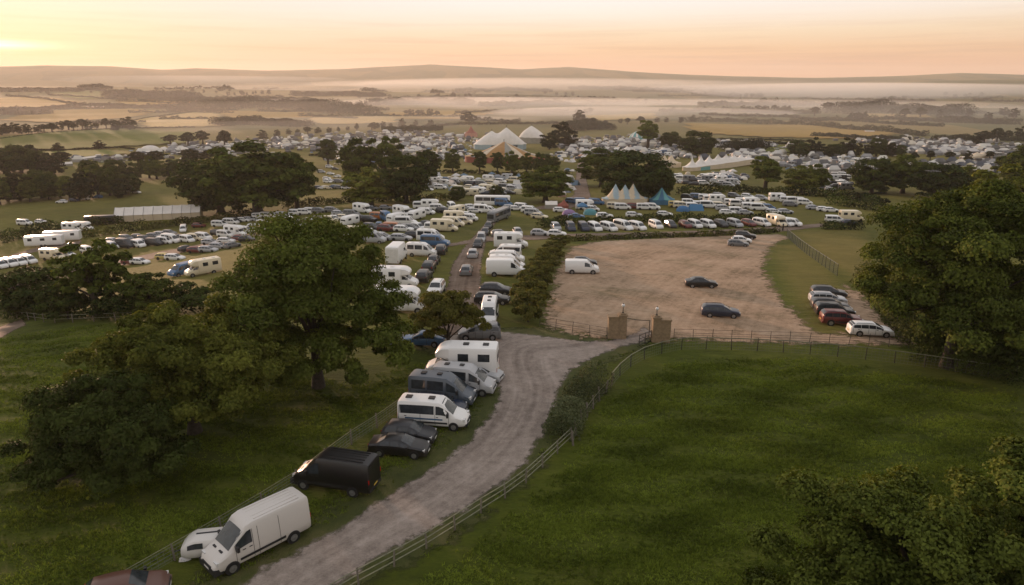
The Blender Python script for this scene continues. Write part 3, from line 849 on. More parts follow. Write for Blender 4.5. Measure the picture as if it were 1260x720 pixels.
def build_vehicle(kind, level):
    """level 2: every part, 1: the parts a few pixels large, 0: one mesh for the far rows"""
    k = VEH[kind]
    B = Body(k['st']); C = Body(k['cab']) if 'cab' in k else B
    parts = []            # (name, mesh builder, materials, smooth, location, children)
    body = MB(); B.shell(body)
    if 'cab' in k: C.shell(body)
    L0, L1 = k['st'][0][0], (k['cab'] if 'cab' in k else k['st'])[-1][0]
    hw = max(s[1] for s in k['st'])
    arches = []
    if kind not in ('caravan', 'long_trailer'):
        # dark arches over the wheels, sills and bumpers
        for x in [a for a in k['wheels'][:2] if a is not None]:
            for s in (-1, 1):
                hwx = float(np.interp(x, C.x if x > C.x[0] else B.x, (C if x > C.x[0] else B).st[:, 1]))
                t = MB(); t.disc_y(x, s * (hwx - .055), k['wheels'][2] + .02, k['wheels'][2] * 1.16, .125, 18); arches.append(t)
    body_mats = [MAT['paint']]
    sm = 38
    parts.append(('body', body, body_mats, sm, (0, 0, 0), []))
    for t in arches: parts.append(('wheel_arch', t, [MAT['trim']], 40, (0, 0, 0), []))
    g = MB()
    if k.get('screen'):
        C.across(g, k['screen'][0], k['screen'][1], k['screen'][2], off=.012, fwd=.6)
    if k.get('frontflat'):
        x, w, z0, z1 = k['frontflat']; g.quad((x + .06, -w, z0), (x + .06, w, z0), (x + .02, w, z1), (x + .02, -w, z1))
    if g.v: parts.append(('windscreen', g, [MAT['screen']], 60, (0, 0, 0), []))
    g = MB()
    if k.get('rear'): B.across(g, k['rear'][0], k['rear'][1], k['rear'][2], off=.012, fwd=-.6)
    if k.get('rearflat'):
        x, w, z0, z1 = k['rearflat']
        for s in (-1, 1): g.box(x - .03, x + .04, min(s * .05, s * w), max(s * .05, s * w), z0, z1)
    if g.v: parts.append(('rear_window', g, [MAT['glass']], 60, (0, 0, 0), []))
    for s in (-1, 1):
        g = MB()
        for a, b in k['sides']: B.patch(g, a, b, 4.12, 4.86, s)
        for a, b, v0, v1 in k.get('boxwin', []): B.patch(g, a, b, v0, v1, s, .014)
        if k.get('cabside'): C.patch(g, k['cabside'][0], k['cabside'][1], 4.12, 4.86, s, .011)
        if g.v: parts.append(('side_glazing', g, [MAT['glass']], 60, (0, 0, 0), []))
    for x in k['wheels'][:2]:
        if x is None: continue
        for s in (-1, 1):
            r = k['wheels'][2]
            hwx = float(np.interp(x, C.x if x > C.x[0] else B.x, (C if x > C.x[0] else B).st[:, 1]))
            t, rm = wheel_mb(r, .22, s)
            parts.append(('wheel', t, [MAT['tyre']], 40, (x, s * (hwx - .085), r), [('rim', rm, [MAT['rim']])]))
    if k.get('head') and level:
        x, y, z = k['head']
        for s in (-1, 1):
            h = MB(); b0 = C.pt(x - .12, 3.6, s); b1 = C.pt(x + .05, 3.5, s)
            yy = s * y
            big_ = .05 if k['cat'] in ('van', 'minibus', 'camper van') else 0; h.box(x - .06 - big_, x + .085, yy - .14 - big_, yy + .14 + big_, z - .02, z + .14 + big_)
            parts.append(('headlight', h, [MAT['lamp']], 40, (0, 0, 0), []))
    if k.get('tail'):
        x, y, z = k['tail']
        for s in (-1, 1):
            h = MB(); h.box(x - .03, x + .1, s * y - .07, s * y + .07, z - .16, z + .16)
            parts.append(('tail_light', h, [MAT['tail']], 40, (0, 0, 0), []))
    if level == 2:
        zb = k['st'][3][2]
        if k.get('head'):
            h = MB(); vn_ = k['cat'] == 'van'; h.box(L1 - (.5 if vn_ else .22), L1 + .035, -hw * (.9 if vn_ else .84), hw * (.9 if vn_ else .84), zb - (.08 if vn_ else -.02), zb + (.3 if vn_ else .24))
            parts.append(('front_bumper', h, [MAT['trim'] if k['cat'] in ('van', 'minibus') else MAT['paint']], 40, (0, 0, 0), []))
            h = MB(); h.box(L1 + .036, L1 + .05, -.26, .26, zb + .12, zb + .23)
            parts.append(('number_plate', h, [MAT['plate']], 40, (0, 0, 0), []))
            h = MB(); h.box(L1 - .06, L1 + .025, -hw * .5, hw * .5, zb + .27, zb + .40)
            parts.append(('grille', h, [MAT['trim']], 40, (0, 0, 0), []))
            scr = k['cabside'] if k.get('cabside') else k['sides'][-1]
            for s in (-1, 1):
                h = MB(); p = C.pt(scr[1] - .05, 4.0, s)
                h.box(p.x - .06, p.x + .08, min(p.y, p.y + s * .22), max(p.y, p.y + s * .22), p.z + .02, p.z + (.34 if hw > .95 else .17))
                parts.append(('wing_mirror', h, [MAT['trim']], 40, (0, 0, 0), []))
        h = MB(); h.box(L0 - .03, L0 + .12, -hw * .86, hw * .86, zb + .02, zb + .22)
        parts.append(('rear_bumper', h, [MAT['trim'] if k['cat'] in ('van', 'minibus') else MAT['paint']], 40, (0, 0, 0), []))
        h = MB(); h.box(L0 - .045, L0 - .031, -.26, .26, zb + .26, zb + .37)
        parts.append(('number_plate', h, [MAT['plate_rear']], 40, (0, 0, 0), []))
        for s in (-1, 1):
            h = MB()
            sd_ = k['sides'] or [(-1.9, -1.2), k.get('cabside', (0, 1))]; xs_ = [a for a in (sd_[0][0] + .5, sd_[-1][0] + .12) if a > L0 + .5]
            for a in xs_:
                h = MB(); p = C.pt(a, 3.75, s); h.box(p.x - .09, p.x + .09, p.y - .02, p.y + .02, p.z - .02, p.z + .03)
                parts.append(('door_handle', h, [MAT['trim']], 40, (0, 0, 0), []))
        for s in (-1, 1):
            bx = C if k.get('cabside') else B
            for a in ([k['cabside'][0] - .06, k['cabside'][1] + .04] if k.get('cabside') else [q[0] - .05 for q in k['sides']] + [k['sides'][-1][1] + .03] + ([-.95, .35] if k.get('vslots') else [])):
                h = MB()
                for v0, v1 in ((1.5, 2), (2, 3), (3, 4), (4, 4.85)): bx.patch(h, a - .013, a + .013, v0, v1, s, .010, nx=2)
                parts.append(('door_seam', h, [MAT['trim']], 40, (0, 0, 0), []))
        if hw > .93 and k['wheels'][1]:
            for s in (-1, 1):
                h = MB(); B.patch(h, k['wheels'][0] + .48, k['wheels'][1] - .48, 2.2, 2.62, s, .02)
                parts.append(('side_moulding', h, [MAT['trim']], 40, (0, 0, 0), []))
        if k.get('vslots'):
            for yy in (-.36, .36):
                h = MB(); p = B.pt(2.3, 7)
                h.box(2.16, 2.32, yy - .17, yy + .17, p.z - .07, p.z + .035)
                parts.append(('bonnet_vent', h, [MAT['trim']], 40, (0, 0, 0), []))
            for q, yy in enumerate((-.62, -.31, 0, .31, .62)):
                h = MB()
                h.box(-2.5, .35, yy - .025, yy + .025, 2.54, 2.578)
                parts.append(('roof_rib', h, [MAT['paint']], 40, (0, 0, 0), []))
    if k.get('rails') and level:
        for s in (-1, 1):
            h = MB(); a = B.pt(k['rails'][0], 6.0, s); b = B.pt(k['rails'][1], 6.0, s)
            h.tube([a + Vector((0, 0, .0)), a + Vector((.12, 0, .06)), b + Vector((-.12, 0, .06)), b], .02, 6)
            parts.append(('roof_rail', h, [MAT['trim']], 60, (0, 0, 0), []))
    for x, w in k.get('skylights', []):
        if not level: break
        h = MB(); z = B.pt(x, 7).z
        h.box(x - w / 2, x + w / 2, -w / 2, w / 2, z - .03, z + .07)
        parts.append(('roof_hatch', h, [MAT['trim'] if level == 2 else MAT['white']], 40, (0, 0, 0), []))
    if k.get('towbar'):
        h = MB(); h.tube([(2.4, .6, .5), (3.5, 0, .5)], .05, 6); h.tube([(2.4, -.6, .5), (3.5, 0, .5)], .05, 6); h.tube([(3.2, 0, .5), (3.2, 0, .02)], .04, 6)
        parts.append(('tow_bar', h, [MAT['trim']], 60, (0, 0, 0), []))
    if k.get('ramp'):
        h = MB(); h.box(-3.46, -3.4, -1.0, 1.0, .62, 3.05); h.box(-3.47, -3.455, -.03, .03, .62, 3.05)
        parts.append(('rear_ramp', h, [MAT['white']], 40, (0, 0, 0), []))
    name = kind
    if level == 0:
        allb = MB(); mats = []
        for (pn, mb, ms, sm_, loc, ch) in parts:
            if pn in ('headlight',): continue
            m2 = MB(); m2.v = [(a + loc[0], b + loc[1], c + loc[2]) for a, b, c in mb.v]; m2.f = mb.f; m2.mi = mb.mi
            if ms[0] not in mats: mats.append(ms[0])
            allb.add(m2, mats.index(ms[0]))
        o = allb.build(name, mats, None, 38)
        return o
    root = empty(name)
    for (pn, mb, ms, sm_, loc, ch) in parts:
        p = mb.build(pn, ms, root, sm_, loc)
        for (cn, cmb, cms) in ch: cmb.build(cn, cms, p, 40)
    return root


PROTO = {}
USED = {}


def vehicle(kind, color, p, heading, level=1, scale=1.0):
    key = (kind, level)
    if key not in PROTO:
        PROTO[key] = build_vehicle(kind, level)
        o = PROTO[key]
        first = True
    else:
        o = copy_tree(PROTO[key])
    o.location = (p[0], p[1], p[2] + .012)
    o.rotation_euler = (0, 0, R(heading))
    o.scale = (scale, scale, scale)
    j = (random.random() - .5) * .06
    set_color(o, tuple(max(.004, c * (1 + j)) for c in color))
    o['category'] = VEH[kind]['cat']
    return o


PAL = {'w': ('white', (.80, .795, .77)), 'c': ('cream', (.72, .63, .45)), 's': ('silver', (.42, .43, .44)), 'g': ('grey', (.17, .175, .18)),
       'k': ('black', (.006, .006, .007)), 'd': ('dark', (.02, .022, .026)), 'b': ('blue', (.05, .13, .26)), 'n': ('navy', (.015, .024, .05)),
       'r': ('maroon', (.13, .018, .018)), 'y': ('yellow', (.58, .46, .16)), 'o': ('orange', (.42, .14, .04)), 'e': ('olive', (.10, .11, .08)), 't': ('teal', (.08, .24, .26))}
KIND = {'h': 'hatchback', 'e': 'estate_car', 's': 'saloon_car', 'o': 'offroad_car', 'p': 'people_carrier', 'v': 'camper_van', 'V': 'high_roof_van', 'W': 'white_work_van', 'm': 'motorhome', 'c': 'caravan', 'M': 'minibus', 'L': 'long_trailer', 'H': 'horsebox_lorry', 'P': 'panel_van', 'C': 'coach'}
NICE = {'white_work_van': 'van', 'offroad_car': 'off-road car', 'high_roof_van': 'high-roof van'}
ORD = 'first second third fourth fifth sixth seventh eighth ninth tenth eleventh twelfth thirteenth fourteenth fifteenth sixteenth seventeenth eighteenth nineteenth twentieth'.split()
ORD += ['twenty-' + o for o in ORD[:9]] + ['thirtieth'] + ['thirty-' + o for o in ORD[:9]] + ['fortieth'] + ['forty-' + o for o in ORD[:9]]
VEHICLES_PX = []


def row(phrase, group, items, reverse=False, jitter=3.0):
    """vehicles of one row: 'kind colour', picture x, y of the ground point, heading"""
    items = sorted(items, key=lambda i: i[1], reverse=reverse)
    for n, it in enumerate(items):
        code, px, py, hd = it[:4]
        p = at(px, py)
        dist = p.length
        lvl = 2 if dist < 80 else 1 if dist < 138 else 0
        kind = KIND[code[0]]; cn, col = PAL[code[1]]
        o = vehicle(kind, col, p, hd + random.uniform(-jitter, jitter), lvl, random.uniform(.98, 1.03))
        nm = NICE.get(kind, kind.replace('_', ' '))
        o['label'] = f'{cn} {nm}, {ORD[n]} vehicle {phrase}'
        o['group'] = group
        VEHICLES_PX.append((px, py))

# ------------------------------------------------------------------ the vehicles nearest the camera, one by one
def one(code, px, py, hd, label, scale=1.0, lvl=2, sy=None):
    p = at(px, py); o = vehicle(KIND[code[0]], PAL[code[1]][1], p, hd, lvl, scale)
    o['label'] = label
    return o


van = one('Pw', 318, 676, 227.5, 'tall white panel van nearest the bend, parked facing the camera beside the road', 1.0)
set_color(van, (.60, .57, .53))
bv = one('Pk', 414, 598, 166, 'long black panel van parked nose to the wire fence behind the white van', .97)
one('sk', 492, 557, -8, 'black saloon car at the lower end of the row, beside the black van', .97)
one('hd', 504, 541, -9, 'dark wine-tinted hatchback tucked between the black saloon and the striped minibus')
mb_ = one('Mw', 535, 522, -8, 'white minibus with long dark windows and two roof hatches, blue band along its side')
h = MB()
Bm = Body(VEH['minibus']['st'])
Bm.patch(h, -2.7, .9, 3.05, 3.4, -1, .012); st_ = h.build('side_stripe', [MAT['blue']], mb_, 60)
one('en', 541, 507, -10, 'dark estate car squeezed between the striped minibus and the tall grey van')
gv = one('Vg', 545, 494, -12, 'tall slate grey camper van with a dusty roof, third from the loaded motorhome')
set_color(gv, (.075, .095, .12))
one('pd', 556, 489, -14, 'dark people carrier half hidden behind the tall grey camper van', .95)
sv = one('Vs', 572, 481, -11, 'silver camper van with black windows and a grey roof beside the tall motorhome', .97)
hm = one('mw', 566, 462, 176, 'large white motorhome with three roof hatches showing above the silver van', 1.08)
one('hs', 592, 466, -20, 'small silver hatchback peeping out in front of the large white motorhome')
br_ = one('hr', 158, 738, 20, 'rusty brown hatchback cut off by the bottom edge of the photo')

set_color(br_, (.12, .055, .038))

# a small white pod trailer beside the white van
tr = empty('pod_trailer', at(256, 681), R(190))
tag(tr, 'small rounded white pod trailer with a dark side window beside the tall white van', 'trailer')
pb = Body([(-1.25, .55, .35, .7, .95, .5), (-1.15, .7, .3, .8, 1.2, .6), (-.8, .75, .28, .85, 1.32, .62), (.5, .75, .28, .85, 1.32, .62), (.95, .74, .28, .8, 1.12, .6), (1.25, .6, .32, .65, .85, .5)])
h = MB(); pb.shell(h); b_ = h.build('body', [MAT['paint']], tr, 40); set_color(b_, (.62, .6, .56))
for s in (-1, 1):
    h = MB(); pb.patch(h, .0, .85, 4.05, 4.8, s, .012); h.build('side_window', [MAT['glass']], tr, 60)
    t, rm = wheel_mb(.27, .18, s); w_ = t.build('wheel', [MAT['tyre']], tr, 40, (-.1, s * .72, .27)); rm.build('rim', [MAT['rim']], w_, 40)
h = MB(); h.tube([(1.2, 0, .4), (1.9, 0, .4)], .04, 6); h.build('tow_bar', [MAT['trim']], tr, 60)
h = MB(); h.box(-.9, .5, -.16, -.02, 1.31, 1.345); h.build('roof_hatch', [MAT['trim']], tr, 40)
sh = MB()
for i in range(1):
    rows = [[(x * .32, y * .24, .03 + .035 * math.sin(3 * x + 2 * y)) for y in np.linspace(-1, 1, 5)] for x in np.linspace(-1, 1, 6)]
    sh.grid(rows); sh.grid([[(a, b, c - .012) for a, b, c in r][::-1] for r in rows])
o = sh.build('paper_sheet', [MAT['white']], None, 60, at(228, 688), .4)
tag(o, 'crumpled white sheet lying on the grass by the white pod trailer', 'litter')

# road junction
one('sb', 521, 424, 176, 'blue saloon car with a pale roof beside the small bushy tree', 1.0, 2)
one('pg', 590, 416, 182, 'grey people carrier standing at the junction beneath the front-facing white van', 1.0, 2)
one('hw', 472, 421, 165, 'white hatchback mostly hidden behind the big oak by the junction', 1.0, 1)
one('Vw', 602, 395, -92, 'white van facing the camera just above the junction', .97, 2)
one('ek', 606, 373, -6, 'black estate car parked lower of the pair above the front-facing white van', 1.0, 1)
one('hd', 610, 362, -6, 'dark hatchback parked upper of the pair above the front-facing white van', 1.05, 1)
one('mw', 496, 383, -5, 'white coachbuilt motorhome with a bulging cab, lowest on the lane beside the oak', 1.06, 1)
one('mw', 489, 353, -4, 'white motorhome with a roof box standing behind the bulging-cab motorhome', 1.0, 1)
one('Hw', 489, 322, 84, 'tall white horsebox lorry with its closed rear ramp towards the camera', .94, 1)
one('Vw', 519, 315, -8, 'white high-roof camper standing right beside the tall horsebox lorry', .95, 1)
one('Mb', 536, 303, -8, 'blue and white camper standing behind the white high-roof camper at the lane', 1.0, 1)
one('Vw', 530, 297, -8, 'white camper furthest back of the three beside the horsebox lorry', 1.0, 1)

# lane
row('up the earth lane from the junction', 'cars parked along the earth lane', [('ow', 537, 361, -93), ('pd', 522, 345, 86), ('od', 528, 333, 86), ('hd', 534, 324, 86), ('pd', 543, 312, 86), ('hg', 574, 337, 88), ('hs', 582, 316, 88), ('hd', 588, 304, -92), ('ps', 592, 297, -92), ('hd', 597, 289, -94), ('hd', 601, 281, -94)], reverse=False)
one('Cg', 614, 271, 246, 'long grey coach heading down the earth lane', .95, 1)
row('counting up the grass strip beside the bushes', 'vans parked side by side between lane and bushes', [('Pw', 623, 339, -3), ('Vw', 624.5, 333, -3), ('Ww', 627, 323, -4), ('Mw', 621.5, 317, 176), ('mw', 630, 305, -5), ('hg', 616, 291, 8)])
row('by the gravel track above the bushes', 'cars on the gravel track', [('hs', 637, 289, -80), ('hs', 664, 290, -8), ('hw', 685, 291, -6)])

# gravel yard
one('Ww', 716, 336, -4, 'white camper van standing at the bushy edge of the gravel yard', 1.06, 1)
one('hd', 719, 327, -4, 'dark hatchback hidden behind the lone white van on the gravel yard', 1.0, 1)
one('sk', 862, 353, -4, 'black saloon car alone in the middle of the gravel yard', 1.0, 1)
one('en', 886, 389, -8, 'dark blue estate car alone on the gravel nearer the railings', 1.0, 1)
one('eg', 908, 303, -12, 'grey hatchback lowest of three cars at the top of the gravel yard', .9, 1)
one('hw', 912, 299, -14, 'white car between two dark cars at the top of the gravel yard', 1.0, 1)
one('ok', 917, 294, -18, 'black estate car uppermost of three at the top of the gravel yard', 1.0, 1)
for code, px, py, hd, lb in [('ed', 1019, 365, -10, 'dark estate car furthest up the slanting row under the big tree'), ('es', 1018, 373, -10, 'silver estate car second from the top of the slanting row'), ('ed', 1021, 381, -10, 'black low car in the slanting row just below the silver one'), ('ok', 1026, 389, -10, 'black off-road car next to the maroon car under the big tree'), ('or', 1034, 399, -9, 'maroon off-road car in the slanting row under the big tree'), ('ew', 1070, 412, -9, 'white estate car at the railing end of the slanting row')]:
    one(code, px, py, hd, lb, 1.0, 2 if lb[0] in 'mw' else 1)

# row facing the camera along the hedge above the yard
row('in the row facing the yard, counted from the bushes', 'vehicles facing the gravel yard along the hedge', [
    ('ps', 684, 283, -84), ('Vd' if 0 else 'vn', 702, 284, -82), ('vn', 718, 284, -82), ('vw', 732, 284, -70), ('vw', 749, 284, -65), ('Mw', 767, 283, -60), ('vw', 784, 283, -62), ('vw', 807, 281, -78), ('pd', 825, 280, -75), ('pr', 843, 280, -72), ('vw', 855, 280, -70), ('vw', 871, 280, -66), ('pd', 887, 279, -70), ('vs', 904, 279, -66), ('pr', 921, 278, -68), ('vw', 937, 278, -66), ('mc', 956, 278, -68), ('vw', 965, 278, -60), ('vw', 974, 278, -40)], jitter=5)
row('on the grass strip above the yard hedge', 'vehicles on the grass strip above the hedge', [
    ('vw', 643, 258, -20), ('vw', 652, 262, -20), ('vs', 656, 265, -20), ('ec', 664, 269, -20), ('sb', 709, 269, -5), ('ew', 744, 268, -5), ('ew', 780, 267, -5), ('ew', 818, 266, -6), ('ew', 895, 264, -4), ('vw', 907, 263, -4), ('es', 917, 264, -4), ('ew', 952, 263, -4), ('es', 966, 263, -5), ('ew', 1014, 260, -6), ('es', 1001, 258, -6), ('ew', 1022, 261, -5), ('vw', 1027, 274, -8), ('mc', 1048, 272, -4), ('hn', 1045, 277, -4), ('ew', 690, 261, -5)], jitter=6)
row('in the upper camper rows beyond the yard', 'campers in the upper rows beyond the yard', [
    ('pb', 704, 250, -20), ('vb', 716, 251, -10), ('vb', 734, 252, -10), ('mw', 722, 258, -8), ('pw', 728, 260, -8), ('vc', 757, 257, -20), ('vw', 766, 258, -8), ('pr', 780, 257, -20), ('vw', 793, 258, -8), ('vw', 802, 258, -8), ('vy', 832, 255, -10), ('vc', 838, 256, -6), ('pd', 846, 245, -40), ('vb', 858, 245, -20), ('vw', 868, 246, -5), ('vw', 853, 257, -8), ('vw', 848, 252, -8), ('vw', 862, 255, -8), ('Mw', 872, 256, -8), ('vc', 884, 256, -8), ('pg', 884, 243, -40), ('vw', 874, 248, -5), ('mw', 884, 250, -5), ('pg', 903, 243, -50), ('vw', 900, 252, -5), ('Mw', 908, 254, -5), ('pw', 920, 244, -50), ('vw', 914, 251, -5), ('vw', 922, 257, -6), ('Mw', 934, 259, -6), ('mw', 926, 254, -6), ('vb', 944, 259, -6), ('ps', 937, 246, -50), ('vc', 937, 256, -6), ('mw', 958, 248, -5), ('vw', 968, 249, -5), ('Mw', 976, 250, -5), ('vw', 985, 250, -5), ('pg', 972, 254, -5), ('vw', 990, 252, -8), ('ps', 890, 259, -5)], jitter=8)

# left camp: rows of campers
row('in the lowest camper rows of the oak field', 'campers parked in rows across the oak field', [
    ('vw', 0, 330, -28), ('vw', 12, 328, -28), ('vw', 24, 326, -28), ('vw', 36, 324, -28), ('mc', 67, 320, -12), ('vw', 82, 317, -16), ('ew', 22, 346, 10), ('ew', 42, 345, 10), ('vw', 92, 331, -20), ('pd', 92, 307, -20), ('vw', 108, 312, -35), ('vw', 130, 307, -32), ('vw', 138, 306, -32), ('Vd', 155, 305, -18), ('vw', 171, 304, -32), ('pw', 174, 302, -30), ('vd', 191, 302, -18), ('vw', 204, 300, -18), ('Vw', 211, 299, -22), ('pk', 221, 296, -30), ('vw', 231, 298, -30), ('vc', 241, 296, -20), ('vw', 251, 295, -22), ('vw', 278, 292, -20), ('mw', 291, 290, -18), ('vw', 302, 287, -18), ('vw', 316, 284, -16), ('Mw', 328, 280, -14), ('pd', 268, 290, -30)])
row('in the upper camper rows below the marquee hedge', 'campers below the marquee hedge', [
    ('ps', 140, 300, -20), ('pg', 156, 296, -20), ('eg', 171, 294, -20), ('pd', 178, 297, -24), ('eg', 190, 293, -20), ('es', 199, 291, -20), ('eg', 209, 289, -18), ('vw', 226, 285, -70), ('hr', 245, 280, 0), ('vw', 271, 279, -8), ('vw', 285, 276, -8), ('pd', 291, 274, -10), ('ew', 300, 273, -10), ('es', 308, 272, -10), ('vw', 320, 269, -6), ('vw', 330, 268, -6), ('pg', 338, 267, -6), ('vw', 365, 265, -6), ('vw', 376, 264, -6), ('vw', 384, 263, -6), ('pg', 393, 262, -6), ('pg', 408, 261, -6), ('vs', 348, 268, -6)])
row('on the open grass of the oak field', 'cars spread on the grass of the oak field', [
    ('hd', 230, 309, 60), ('er', 243, 311, -6), ('es', 257, 310, -8), ('es', 260, 301, -8), ('es', 270, 306, -8), ('ew', 279, 299, -8), ('hg', 286, 305, 60), ('hr', 296, 296, -8), ('hd', 304, 297, -8), ('ey', 204, 319, -6), ('ew', 216, 320, -7), ('er', 163, 325, -6), ('ew', 173, 325, -8)])
two = [one('vb', 226, 338, -120, 'blue camper van with a white roof facing the camera on the golden grass', 1.05, 1), one('mc', 249, 338, -138, 'cream motorhome parked beside the blue camper van on the golden grass', .92, 1)]
row('in the caravan rows of the middle field', 'caravans and vans in the middle field', [
    ('mw', 352, 278, -10), ('vw', 370, 279, -8), ('vw', 384, 277, -8), ('vw', 395, 275, -10), ('vc', 405, 274, -10), ('ew', 414, 271, -8), ('ec', 424, 270, -8), ('mw', 447, 262, -30), ('cw', 431, 277, 240), ('od', 455, 273, -20), ('pd', 444, 272, -10), ('vo', 467, 270, -20), ('Vb', 476, 272, -60), ('cw', 487, 274, 240), ('mw', 496, 266, -40), ('cw', 513, 270, 240), ('vg', 503, 265, -20), ('vw', 525, 264, -10), ('vg', 433, 266, -10), ('es', 418, 265, -6), ('hg', 458, 259, -5), ('hg', 475, 258, -5), ('Mw', 520, 257, -4), ('mw', 532, 257, -4), ('pd', 546, 262, -20), ('vw', 539, 259, -6), ('vw', 556, 257, -70), ('cc', 562, 264, 238), ('ed', 550, 262, -6)])
row('in the lower rows west of the earth lane', 'vehicles in the lower rows beside the lane', [
    ('vw', 416, 291, -20), ('ed', 424, 286, -10), ('vc', 438, 289, -14), ('ew', 447, 285, -10), ('pd', 457, 283, -30), ('hb', 466, 281, -80), ('Vs', 458, 299, -14), ('ps', 470, 296, -10), ('or', 477, 285, -14), ('vo', 485, 284, -12), ('ew', 497, 285, -14), ('pg', 504, 284, -14), ('pw', 515, 283, -40), ('hd', 526, 279, -40), ('Mw', 500, 277, -6), ('es', 494, 296, -6), ('hd', 510, 293, -6), ('mc', 548, 285, -5), ('vw', 536, 284, -8), ('Vc', 558, 279, -5), ('vc', 570, 276, -5), ('mc', 562, 273, -5), ('vw', 577, 272, -6), ('ew', 575, 267, -5), ('ew', 585, 262, -5), ('es', 571, 258, -5), ('ew', 580, 257, -5), ('Vw', 595, 262, -12), ('vw', 601, 262, -10), ('Cw', 606, 253, -2), ('Vb', 620, 254, -30), ('ew', 591, 257, -5), ('hw', 635, 259, -5), ('es', 628, 258, -5)], jitter=6)
row('by the hedge in the far corner of the oak field', 'long trailers and vans at the hedge corner', [
    ('Lw', 56, 303, 12), ('Lw', 78, 297, 12), ('mw', 92, 285, 0), ('mw', 104, 284, 0), ('Ld', 124, 276, 14), ('vw', 31, 277, -6), ('hw', 51, 275, -6)])

# ------------------------------------------------------------------ trees, bushes, hedges
def leaf_quads(rng, C, Nn, size, aspect=.62):
    n = len(C)
    Nn = Nn / (np.linalg.norm(Nn, axis=1, keepdims=True) + 1e-9)
    r = rng.normal(size=(n, 3))
    t = np.cross(Nn, r); t /= (np.linalg.norm(t, axis=1, keepdims=True) + 1e-9)
    b = np.cross(Nn, t)
    s = size[:, None] if np.ndim(size) else size
    bend = Nn * s * .22
    V = np.stack([C - t * s * .5 - bend, C - b * s * aspect * .5 + bend * .3, C + t * s * .5 - bend, C + b * s * aspect * .5 + bend * .3], 1).reshape(-1, 3)
    return V, np.arange(4 * n).reshape(n, 4)


def fib(n, rng):
    i = np.arange(n) + .5
    ph = np.arccos(1 - 2 * i / n); th = math.pi * (1 + 5 ** .5) * i + rng.uniform(0, 6.28)
    d = np.stack([np.cos(th) * np.sin(ph), np.sin(th) * np.sin(ph), np.cos(ph)], 1)
    d += rng.normal(scale=.16, size=d.shape)
    return d / np.linalg.norm(d, axis=1, keepdims=True)


def crown_cloud(rng, lobes_def, n_lobes, n_leaves, leaf, lobe_r=(.2, .33), low=-.5, rough=.22):
    """lobes_def: big masses (cx, cy, cz, rx, ry, rz); leaves gather in many clumps over and inside them"""
    tot = sum(l[3] * l[4] + l[3] * l[5] for l in lobes_def)
    Vs, Ns, Ts, centres = [], [], [], []
    for (cx, cy, cz, rx, ry, rz) in lobes_def:
        share = (rx * ry + rx * rz) / tot
        k = max(5, int(n_lobes * share))
        d = fib(int(k * 1.5), rng); d = d[d[:, 2] > low]; d = d[rng.permutation(len(d))[:k]]
        ph = rng.uniform(0, 6.28, 6)
        wob = 1 + rough * (np.sin(d[:, 0] * 4 + ph[0]) * np.cos(d[:, 1] * 5 + ph[1]) + .6 * np.sin(d[:, 2] * 6 + d[:, 0] * 3 + ph[2]))
        u = np.where(rng.random(len(d)) < .74, rng.uniform(.72, .93, len(d)), rng.uniform(.25, .6, len(d))) * wob
        c = d * u[:, None] * np.array([rx, ry, rz]) + np.array([cx, cy, cz])
        Rm = (rx * ry * rz) ** (1 / 3)
        lr = Rm * rng.uniform(lobe_r[0], lobe_r[1], len(d))
        per = (n_leaves * share * lr ** 2 / (lr ** 2).sum()).astype(int) + 3
        tone = rng.uniform(.15, .75, len(d))
        for j in range(len(d)):
            m = per[j]
            v = rng.normal(size=(m, 3)); v /= np.linalg.norm(v, axis=1, keepdims=True)
            v[:, 2] = np.where(v[:, 2] < -.35, -v[:, 2] * .6, v[:, 2])
            rad = lr[j] * np.where(rng.random(m) < .7, rng.uniform(.78, 1.12, m), rng.uniform(.3, .85, m))
            sub = 1 + .22 * np.sin(v[:, 0] * 7 + tone[j] * 20) * np.sin(v[:, 1] * 7 + tone[j] * 31)
            Vs.append(c[j] + v * (rad * sub)[:, None] * np.array([1.08, 1.08, .8]))
            Ns.append(v + np.array([0, 0, .45]) + rng.normal(scale=.45, size=(m, 3)) + d[j] * .35)
            Ts.append(np.clip(tone[j] * .6 + rng.uniform(0, .4, m), 0, 1))
        centres += [(c[j], lr[j]) for j in range(len(d))]
    C = np.concatenate(Vs); Nn = np.concatenate(Ns); t = np.concatenate(Ts)
    size = leaf * rng.uniform(.65, 1.35, len(C))
    V, Fq = leaf_quads(rng, C, Nn, size)
    return V, Fq, t, centres


LEAF = {
    'oak': leaf_mat('oak_leaves', (.018, .029, .0045), (.165, .20, .034)),
    'light': leaf_mat('sunlit_ash_leaves', (.034, .048, .007), (.27, .285, .048), .3),
    'dark': leaf_mat('dark_thicket_leaves', (.009, .016, .0035), (.085, .112, .021), .18),
    'far': leaf_mat('distant_leaves', (.009, .014, .005), (.04, .05, .016), .15),
    'hedge': leaf_mat('hedge_leaves', (.017, .024, .005), (.12, .13, .028)),
    'bright': leaf_mat('young_hedge_leaves', (.028, .036, .007), (.2, .19, .042), .3),
    'grey': leaf_mat('willow_leaves', (.05, .065, .03), (.2, .225, .11), .3),
}


